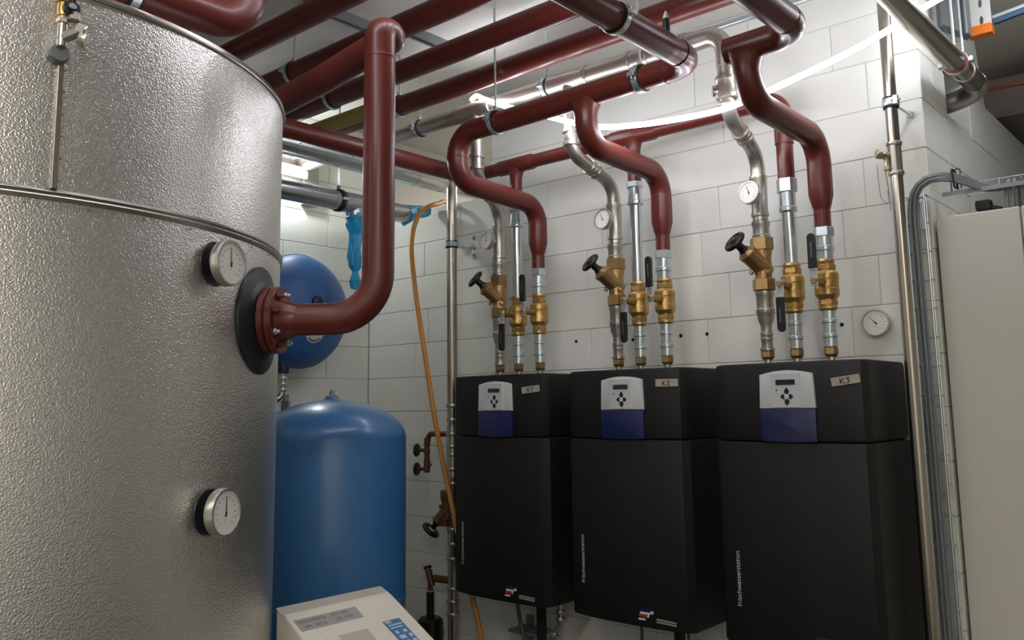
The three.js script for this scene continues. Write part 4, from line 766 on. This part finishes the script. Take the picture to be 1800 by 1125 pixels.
// ================= right steel riser, cable tray, cabinet =================
{
  const x = -0.923, z = 0.17, t = thing('steel_riser', 'polished stainless riser pipe between the right black station and the cable tray', 'pipe', [x, 0, z]);
  obj('pipe_body', cyl(0.021, 0.02, 3.21, 28), M.stainless, t);
  for (const y of [2.483, 2.377]) obj('press_ring', lathe(ringProfile(0.02, 0.0265, y - 0.006, y + 0.006), 24), M.satin, t);
  obj('tee_sleeve', cyl(0.0225, 2.38, 2.48, 24), M.satin, t);
  const v = thing('drain_valve', 'small brass drain valve with hanging chain on the right stainless riser', 'valve', [x, 2.44, z]);
  obj('body', [aim(cyl(0.012, 0.01, 0.05, 16), [0, 0, 0], [-0.75, 0.1, 0.66]), aim(hex(0.0155, 0.035, 0.05), [0, 0, 0], [-0.75, 0.1, 0.66]), aim(cyl(0.009, 0, 0.045, 14), [-0.024, -0.004, 0.02], [0.1, -1, 0.1])], M.nickel, v);
  obj('cap', aim(lathe([[0, 0], [0.0165, 0], [0.0175, 0.003], [0.0175, 0.016], [0.013, 0.02], [0, 0.02]], 18), [-0.034, 0.006, 0.032], [-0.75, 0.1, 0.66]), M.nickel, v);
  obj('outlet_nut', aim(hex(0.0125, 0, 0.014), [-0.021, -0.052, 0.023], [0, 1, 0]), M.nickel, v);
  obj('chain', chainGeo([[-0.028, -0.05, 0.024], [-0.026, -0.09, 0.02], [-0.022, -0.15, 0.018], [-0.022, -0.19, 0.018]], 0.0028), M.satin, v);
  obj('chain_loop', chainGeo([[-0.052, -0.03, 0.03], [-0.054, -0.1, 0.02], [-0.048, -0.15, 0.018], [-0.03, -0.165, 0.018], [-0.026, -0.12, 0.02]], 0.0016), M.steelGrey, v);
}
clamp('dark lined clamp with angled rod to the wall on the right stainless riser', [-0.923, 2.632, 0.17], 0.021, 'y', [-0.906, 2.625, 0.01], { ear: [0.7, 0, 0.7], w: 0.016, plate: 0.014 });
// loose dial thermometer on the wall
{
  const t = thing('thermometer', 'loose round dial thermometer against the white wall above the K3 tape', 'thermometer', [-1.076, 1.878, 0.035]);
  gaugeParts(t, 0.0485, 0.78, { stem: 0.012 }); t.rotation.x = -0.02;
}
// vertical wire mesh tray with cables, and bracket lugs
{
  const t = thing('cable_tray', 'vertical wire mesh cable tray on the wall edge beside the steel riser', 'cable tray', [-0.9, 0, 0.03]);
  const xs = [-0.018, 0.0, 0.022, 0.036];
  obj('wire', rod([-0.026, 0.05, 0.055], [-0.026, 2.31, 0.055], 0.0028, 8), M.zinc, t);
  for (const x of xs.slice(1)) obj('wire', rod([x, 0.05, x > 0.03 ? 0.055 : 0.008], [x, 2.31, x > 0.03 ? 0.055 : 0.008], 0.0028, 8), M.zinc, t);
  obj('wire', rod([0.036, 0.05, 0.03], [0.036, 2.31, 0.03], 0.0028, 8), M.zinc, t);
  for (let k = 0; k < 23; k++) { const y = 0.12 + k * 0.0995; obj('cross_wire', sweep(route([[-0.028, y, 0.057], [-0.028, y, 0.006], [0.038, y, 0.006], [0.038, y, 0.057]], 0.008), 0.0028, 8), M.zinc, t); }
  for (const y of [2.24, 1.33]) obj('bracket', rbox(0.004, 0.03, y - 0.05, y + 0.05, 0.012, 0.02, 0.002), M.galv, t);
}
const CN = [];
for (let k = 0; k < 5; k++) {
  const dx = -0.932 + k * 0.0075, dz = 0.05 + (k % 2) * 0.008, e = k * 0.0085;
  const P = [[dx + 0.012, 0.05, dz], [dx + 0.008, 1.0, dz], [dx + 0.006, 1.7, dz], [dx + 0.004, 2.15, dz], [dx + 0.006, 2.27, dz], [-0.905 + e * 0.6, 2.335 - e * 0.3, dz + 0.01], [-0.868 + e * 0.5, 2.372 - e * 0.55, dz + 0.005], [-0.81 + e * 0.2, 2.384 - e * 0.75, 0.03], [-0.75, 2.37 - e * 0.8, -0.03], [-0.7, 2.342 - e * 0.6, -0.075], [-0.62, 2.336 - e * 0.2, -0.1 - k * 0.008], [-0.3, 2.338, -0.1 - k * 0.008]];
  tag(obj('power_cable', flexible(P, 0.0052, 90, 10), M.cable), 'grey cable arching from the vertical wire tray into the horizontal tray', 'cable', 'grey cables bundled in the wire tray');
}
{
  const t = obj('cable_tie', sweep(route([[-0.78, 2.392, 0.032], [-0.776, 2.33, 0.032], [-0.776, 2.33, -0.012], [-0.78, 2.392, -0.012], [-0.78, 2.392, 0.032]], 0.006), 0.0035, 8), M.rubber); tag(t, 'black cable tie round the arch of grey cables', 'cable tie');
}
{
  const t = thing('cable_tray', 'horizontal wire mesh cable tray above the beige cabinet top', 'cable tray', [-0.84, 2.32, -0.1]);
  const rail = extrude([[0, 0], [0.003, 0], [0.003, 0.012], [0.03, 0.012], [0.03, 0.015], [0, 0.015]], 1.6, 0.0004); rail.rotateY(Math.PI / 2); rail.scale(1, 1, 1);
  rail.translate(0, 0, 0.04); obj('support_rail', rail, M.steelGrey, t);
  for (const [y, z] of [[0.024, -0.01], [0.024, -0.06], [0.024, -0.11], [0.075, -0.14], [0.05, -0.14]]) obj('wire', rod([0.02, y, z], [1.6, y, z], 0.0022, 8), M.zinc, t);
  for (let k = 0; k < 14; k++) { const x = 0.05 + k * 0.1; obj('cross_wire', sweep(route([[x, 0.03, 0.03], [x, 0.022, 0.02], [x, 0.022, -0.14], [x, 0.08, -0.14]], 0.006), 0.0022, 8), M.zinc, t); }
  obj('end_wire', sweep(route([[0.02, 0.024, -0.01], [0.02, 0.1, -0.01], [0.06, 0.1, 0.02], [0.06, 0.026, 0.02]], 0.01), 0.0025, 8), M.darkCable, t);
}
for (let k = 0; k < 6; k++) tag(obj('hanging_cable', flexible([[-0.64 + k * 0.018, 2.36, -0.14], [-0.64 + k * 0.018, 2.335, -0.11], [-0.642 + k * 0.019, 2.31, -0.095], [-0.645 + k * 0.019, 2.235, -0.1], [-0.645 + k * 0.019, 2.1, -0.12]], k % 3 === 2 ? 0.005 : 0.0075, 24, 8), k % 3 === 2 ? M.darkCable : M.cable), 'cable dropping from the horizontal tray behind the cabinet top', 'cable', 'cables dropping behind the cabinet top');
tag(obj('black_clip', merge([rbox(-0.74, -0.69, 2.255, 2.29, -0.11, -0.07, 0.006), rod([-0.74, 2.28, -0.09], [-0.66, 2.25, -0.085], 0.01, 10)]), M.rubber), 'black cable clip below the horizontal tray rail', 'clip');
{
  const t = thing('control_cabinet', 'tall plain beige steel cabinet at the right edge', 'cabinet', [-0.855, 0, -0.012]);
  obj('body', rbox(0, 1.15, 0.02, 2.225, -0.4, -0.022, 0.006), M.cabinet, t);
  obj('door', rbox(-0.001, 0.262, 0.06, 2.239, -0.021, 0.0, 0.006), M.cabinet, t);
  obj('door', rbox(0.265, 1.15, 0.06, 2.239, -0.021, 0.0, 0.006), M.cabinet, t);
  obj('plinth', rbox(0.01, 1.14, 0, 0.05, -0.38, -0.04, 0.004), M.dark, t);
}
// stainless pipe at the top right with an elbow into the wall opening
{
  const x = -0.76, y = 2.805, r = 0.0365, t = thing('exhaust_pipe', 'wide stainless pipe at top right bending into the wall opening', 'pipe', [x, y, -0.2]);
  obj('pipe_body', sweep([V(0, 0, 5.75), V(0, 0, 0.0)], r, 36), M.stainless, t);
  obj('elbow', sweep(dense(route([[0, 0, 0.02], [0, 0, -0.255], [-0.17, -0.03, -0.255]], 0.1)), (s) => r + 0.003, 36), M.satin, t);
  obj('bead', aim(lathe([[r, -0.008], [r + 0.005, -0.004], [r + 0.006, 0], [r + 0.005, 0.004], [r, 0.008]], 36), [0, 0, -0.13], [0, 0, 1]), M.polished, t);
  obj('sleeve', aim(cyl(r + 0.003, 0, 0.15, 36), [0, 0, -0.14], [0, 0, 1]), M.satin, t);
}
clamp('steel clamp with brown rubber on the wide stainless pipe at top right', [-0.76, 2.805, -0.07], 0.0375, 'z', [-0.76, CEIL, -0.07], { rubber: M.redCable, w: 0.014 });
{
  const t = thing('support_channel', 'grey vertical steel channel behind the stainless pipe at top right', 'support', [-0.79, 2.97, -0.22]);
  obj('channel', [rbox(-0.055, -0.048, -0.02, 0.249, -0.02, 0.04, 0.001), rbox(-0.055, 0.055, -0.02, 0.249, -0.024, -0.018, 0.001), rbox(0.048, 0.055, -0.02, 0.249, -0.02, 0.04, 0.001)], M.steelGrey, t);
  obj('rib', [rbox(-0.012, -0.006, 0.0, 0.249, -0.018, 0.0, 0.001), rbox(0.02, 0.026, 0.0, 0.249, -0.018, 0.0, 0.001)], M.steelGrey, t);
  obj('rod', rod([0.03, -0.13, 0.03], [0.03, 0.25, 0.03], 0.005), M.zinc, t); obj('nut', aim(hex(0.011, 0, 0.03), [0.03, -0.12, 0.03], [0, 1, 0]), M.zinc, t);
  obj('gusset', (() => { const g = extrude([[-0.05, -0.02], [0.04, -0.09], [0.05, -0.075], [-0.04, 0.0]], 0.004, 0.0004); g.translate(0, 0.06, -0.016); return g; })(), M.concreteDark, t);
}
{
  const t = thing('cable_bracket', 'bright white perforated steel bracket with an orange end cap at top right', 'bracket', [-0.735, 3.05, -0.4]);
  obj('plate', (() => { const s = new THREE.Shape([[-0.04, -0.02], [0.04, -0.02], [0.04, 0.168], [-0.04, 0.168]].map(([a, b]) => new THREE.Vector2(a, b))); for (const y of [0.02, 0.09]) { const h = new THREE.Path(); h.absellipse(0.005, y, 0.007, 0.018, 0, Math.PI * 2); s.holes.push(h); } return new THREE.ExtrudeGeometry(s, { depth: 0.004, bevelEnabled: false }); })(), M.lampBody, t);
  obj('end_cap', rbox(-0.042, 0.042, -0.045, -0.006, -0.02, 0.03, 0.003), M.orange, t).userData.label = 'orange plastic end cap';
  obj('arm', (() => { const g = rbox(0, 0.6, 0.0, 0.02, -0.02, 0.0, 0.002); g.rotateZ(0.12); g.translate(0.045, -0.005, 0); return g; })(), M.railBlue, t);
  obj('arm_top', (() => { const g = rbox(0, 0.6, 0.021, 0.035, -0.03, 0.0, 0.002); g.rotateZ(0.12); g.translate(0.045, -0.005, 0); return g; })(), M.zinc, t);
}
tag(obj('red_brown_cable', flexible([[-0.93, 2.95, -0.6], [-0.82, 2.935, -0.85], [-0.77, 2.965, -0.95], [-0.68, 2.975, -1.0], [-0.3, 2.96, -1.05], [0.3, 2.95, -1.05]], 0.011, 50, 10), M.redCable), 'reddish brown cable leaving the elbow at the top right edge', 'cable');

// ================= under the stations =================
{
  const t = thing('drain_pipe', 'jointed stainless pipe leaving the underside of the left black station', 'pipe', [-2.44, 0.78, 0.18]);
  obj('pipe_body', pipe([[0, 0.01, 0], [0, -0.12, 0], [-0.1, -0.3, 0.06], [-0.1, -0.76, 0.06]], 0.0155, 0.05, 16), M.stainless, t);
  for (const [y, x] of [[-0.03, 0], [-0.07, 0], [-0.1, 0]]) obj('press_ring', lathe(ringProfile(0.014, 0.021, y - 0.008, y + 0.008), 18), M.satin, t);
  for (const f of [0.25, 0.5]) obj('press_ring', aim(lathe(ringProfile(0.014, 0.022, -0.008, 0.008), 18), [-0.1 * f, -0.12 - 0.18 * f, 0.06 * f], [-0.1, -0.18, 0.06]), M.satin, t);
}
tag(obj('thin_cable', flexible([[-2.667, 0.79, 0.2], [-2.667, 0.72, 0.2], [-2.655, 0.65, 0.2], [-2.62, 0.56, 0.21], [-2.58, 0.4, 0.24], [-2.56, 0.01, 0.3]], 0.009, 40, 10), M.darkCable), 'dark thin cable hanging from the underside of the left station', 'cable');
tag(obj('thin_cable', flexible([[-2.012, 0.79, 0.2], [-2.012, 0.6, 0.2], [-2.0, 0.3, 0.2], [-2.0, 0.01, 0.24]], 0.006, 30, 8), M.darkCable), 'dark thin cable hanging from the underside of the middle station', 'cable');
{ const t = thing('floor_bracket', 'greenish steel bracket low on the wall under the left station', 'bracket', [-2.72, 0.575, 0.02]); obj('arm', rbox(-0.06, 0.1, -0.008, 0.008, 0, 0.12, 0.003), M.steelGrey, t); obj('foot', rbox(-0.05, -0.02, -0.06, 0.05, -0.018, 0.004, 0.002), M.steelGrey, t); }
{ const t = thing('brass_nipple', 'small square brass nipple on top of the left black station', 'fitting', [-2.775, TOP - 0.003, 0.22]); obj('body', [rbox(-0.016, 0.016, 0, 0.016, -0.014, 0.014, 0.002), cyl(0.008, 0.012, 0.024, 12)], M.brass, t); }
for (const [x, z] of [[-1.2, 0.21]]) { const t = thing('drain_pipe', 'short stainless pipe end under the right side of the middle station', 'pipe', [-1.79, 0.78, 0.2]); obj('pipe_body', cyl(0.0145, -0.77, 0.005, 16), M.stainless, t); obj('union_nut', hex(0.022, -0.05, -0.02), M.bronze, t); }

// ================= light hose =================
const hosePath = [[0.1, 3.19, -0.35], [-0.2, 3.17, -0.2], [-0.45, 3.09, 0.0], [-0.62, 2.98, 0.19], [-0.733, 2.905, 0.28], [-0.798, 2.868, 0.31], [-0.853, 2.82, 0.36], [-0.982, 2.738, 0.45], [-1.198, 2.641, 0.56], [-1.317, 2.605, 0.6], [-1.505, 2.607, 0.6], [-1.747, 2.633, 0.6], [-1.89, 2.664, 0.6], [-2.071, 2.736, 0.6], [-2.25, 2.82, 0.575], [-2.395, 2.88, 0.555], [-2.52, 2.945, 0.55], [-2.592, 2.985, 0.52], [-2.66, 2.995, 0.48]];  // right end runs on out of view, bent back to light the white bracket
lightHose('light_hose', 'glowing white LED light hose strung in a sagging arc before the wall', hosePath, 0.0105);
lightHose('light_hose', 'second glowing light hose running forward above the red header and on out of view', [[-1.455, 2.79, 1.02], [-1.47, 2.80, 1.3], [-1.48, 2.84, 1.7], [-1.5, 2.98, 2.3], [-1.4, 3.1, 3.0], [-1.2, 3.14, 3.7], [-1.0, 3.14, 4.5]], 0.0075, 1.4);  // mostly out of view, led overhead to light the pipes and upper wall
function lightHose(name, label, pts, r, k = 1) {
  const t = thing(name, label, 'light', pts[0]), c = new THREE.CatmullRomCurve3(pts.map((p) => V(p[0] - pts[0][0], p[1] - pts[0][1], p[2] - pts[0][2])), false, 'centripetal'), L = c.getLength(), n = Math.ceil(L / 0.16);
  for (let i = 0; i < n; i++) {
    const P = []; for (let j = 0; j <= 8; j++) P.push(c.getPointAt((i + j / 8) / n));
    obj('light_segment', sweep(P, r, 12), M.rope, t);
    const l = new THREE.PointLight(0xf6f7ff, ROPE_LAMP * k * (L / n) / 0.16); l.position.copy(c.getPointAt((i + 0.5) / n)); l.castShadow = true; l.shadow.radius = 0.35; t.add(l);
  }
}
// ceiling lamps out of view, placed to light the room and the rear space
for (const [x, z, label, k] of [[-0.6, 4.3, 'unseen ceiling lamp behind the camera, placed to light the tank and pipes', 0.6], [1.1, 4.5, 'unseen ceiling lamp right of the camera, placed to light the cabinet and tank', 1.5], [-3.0, -1.25, 'unseen ceiling lamp behind the main wall, placed to light the space there', 0.8]]) {
  const t = thing('unseen_ceiling_lamp', label, 'lamp', [x, CEIL, z], 'unseen ceiling lamps');
  obj('housing', rbox(-0.06, 0.06, -0.05, 0, -0.62, 0.62, 0.006), M.lampBody, t);
  obj('lamp_cover', rbox(-0.05, 0.05, -0.075, -0.05, -0.6, 0.6, 0.01), M.lampFace, t);
  const l = new THREE.RectAreaLight(0xfff8ee, UNSEEN_LAMP_LIGHT * k, 0.1, 1.2); l.position.set(0, -0.08, 0); l.rotation.x = -Math.PI / 2; t.add(l);
}
renderer.render(scene, camera);
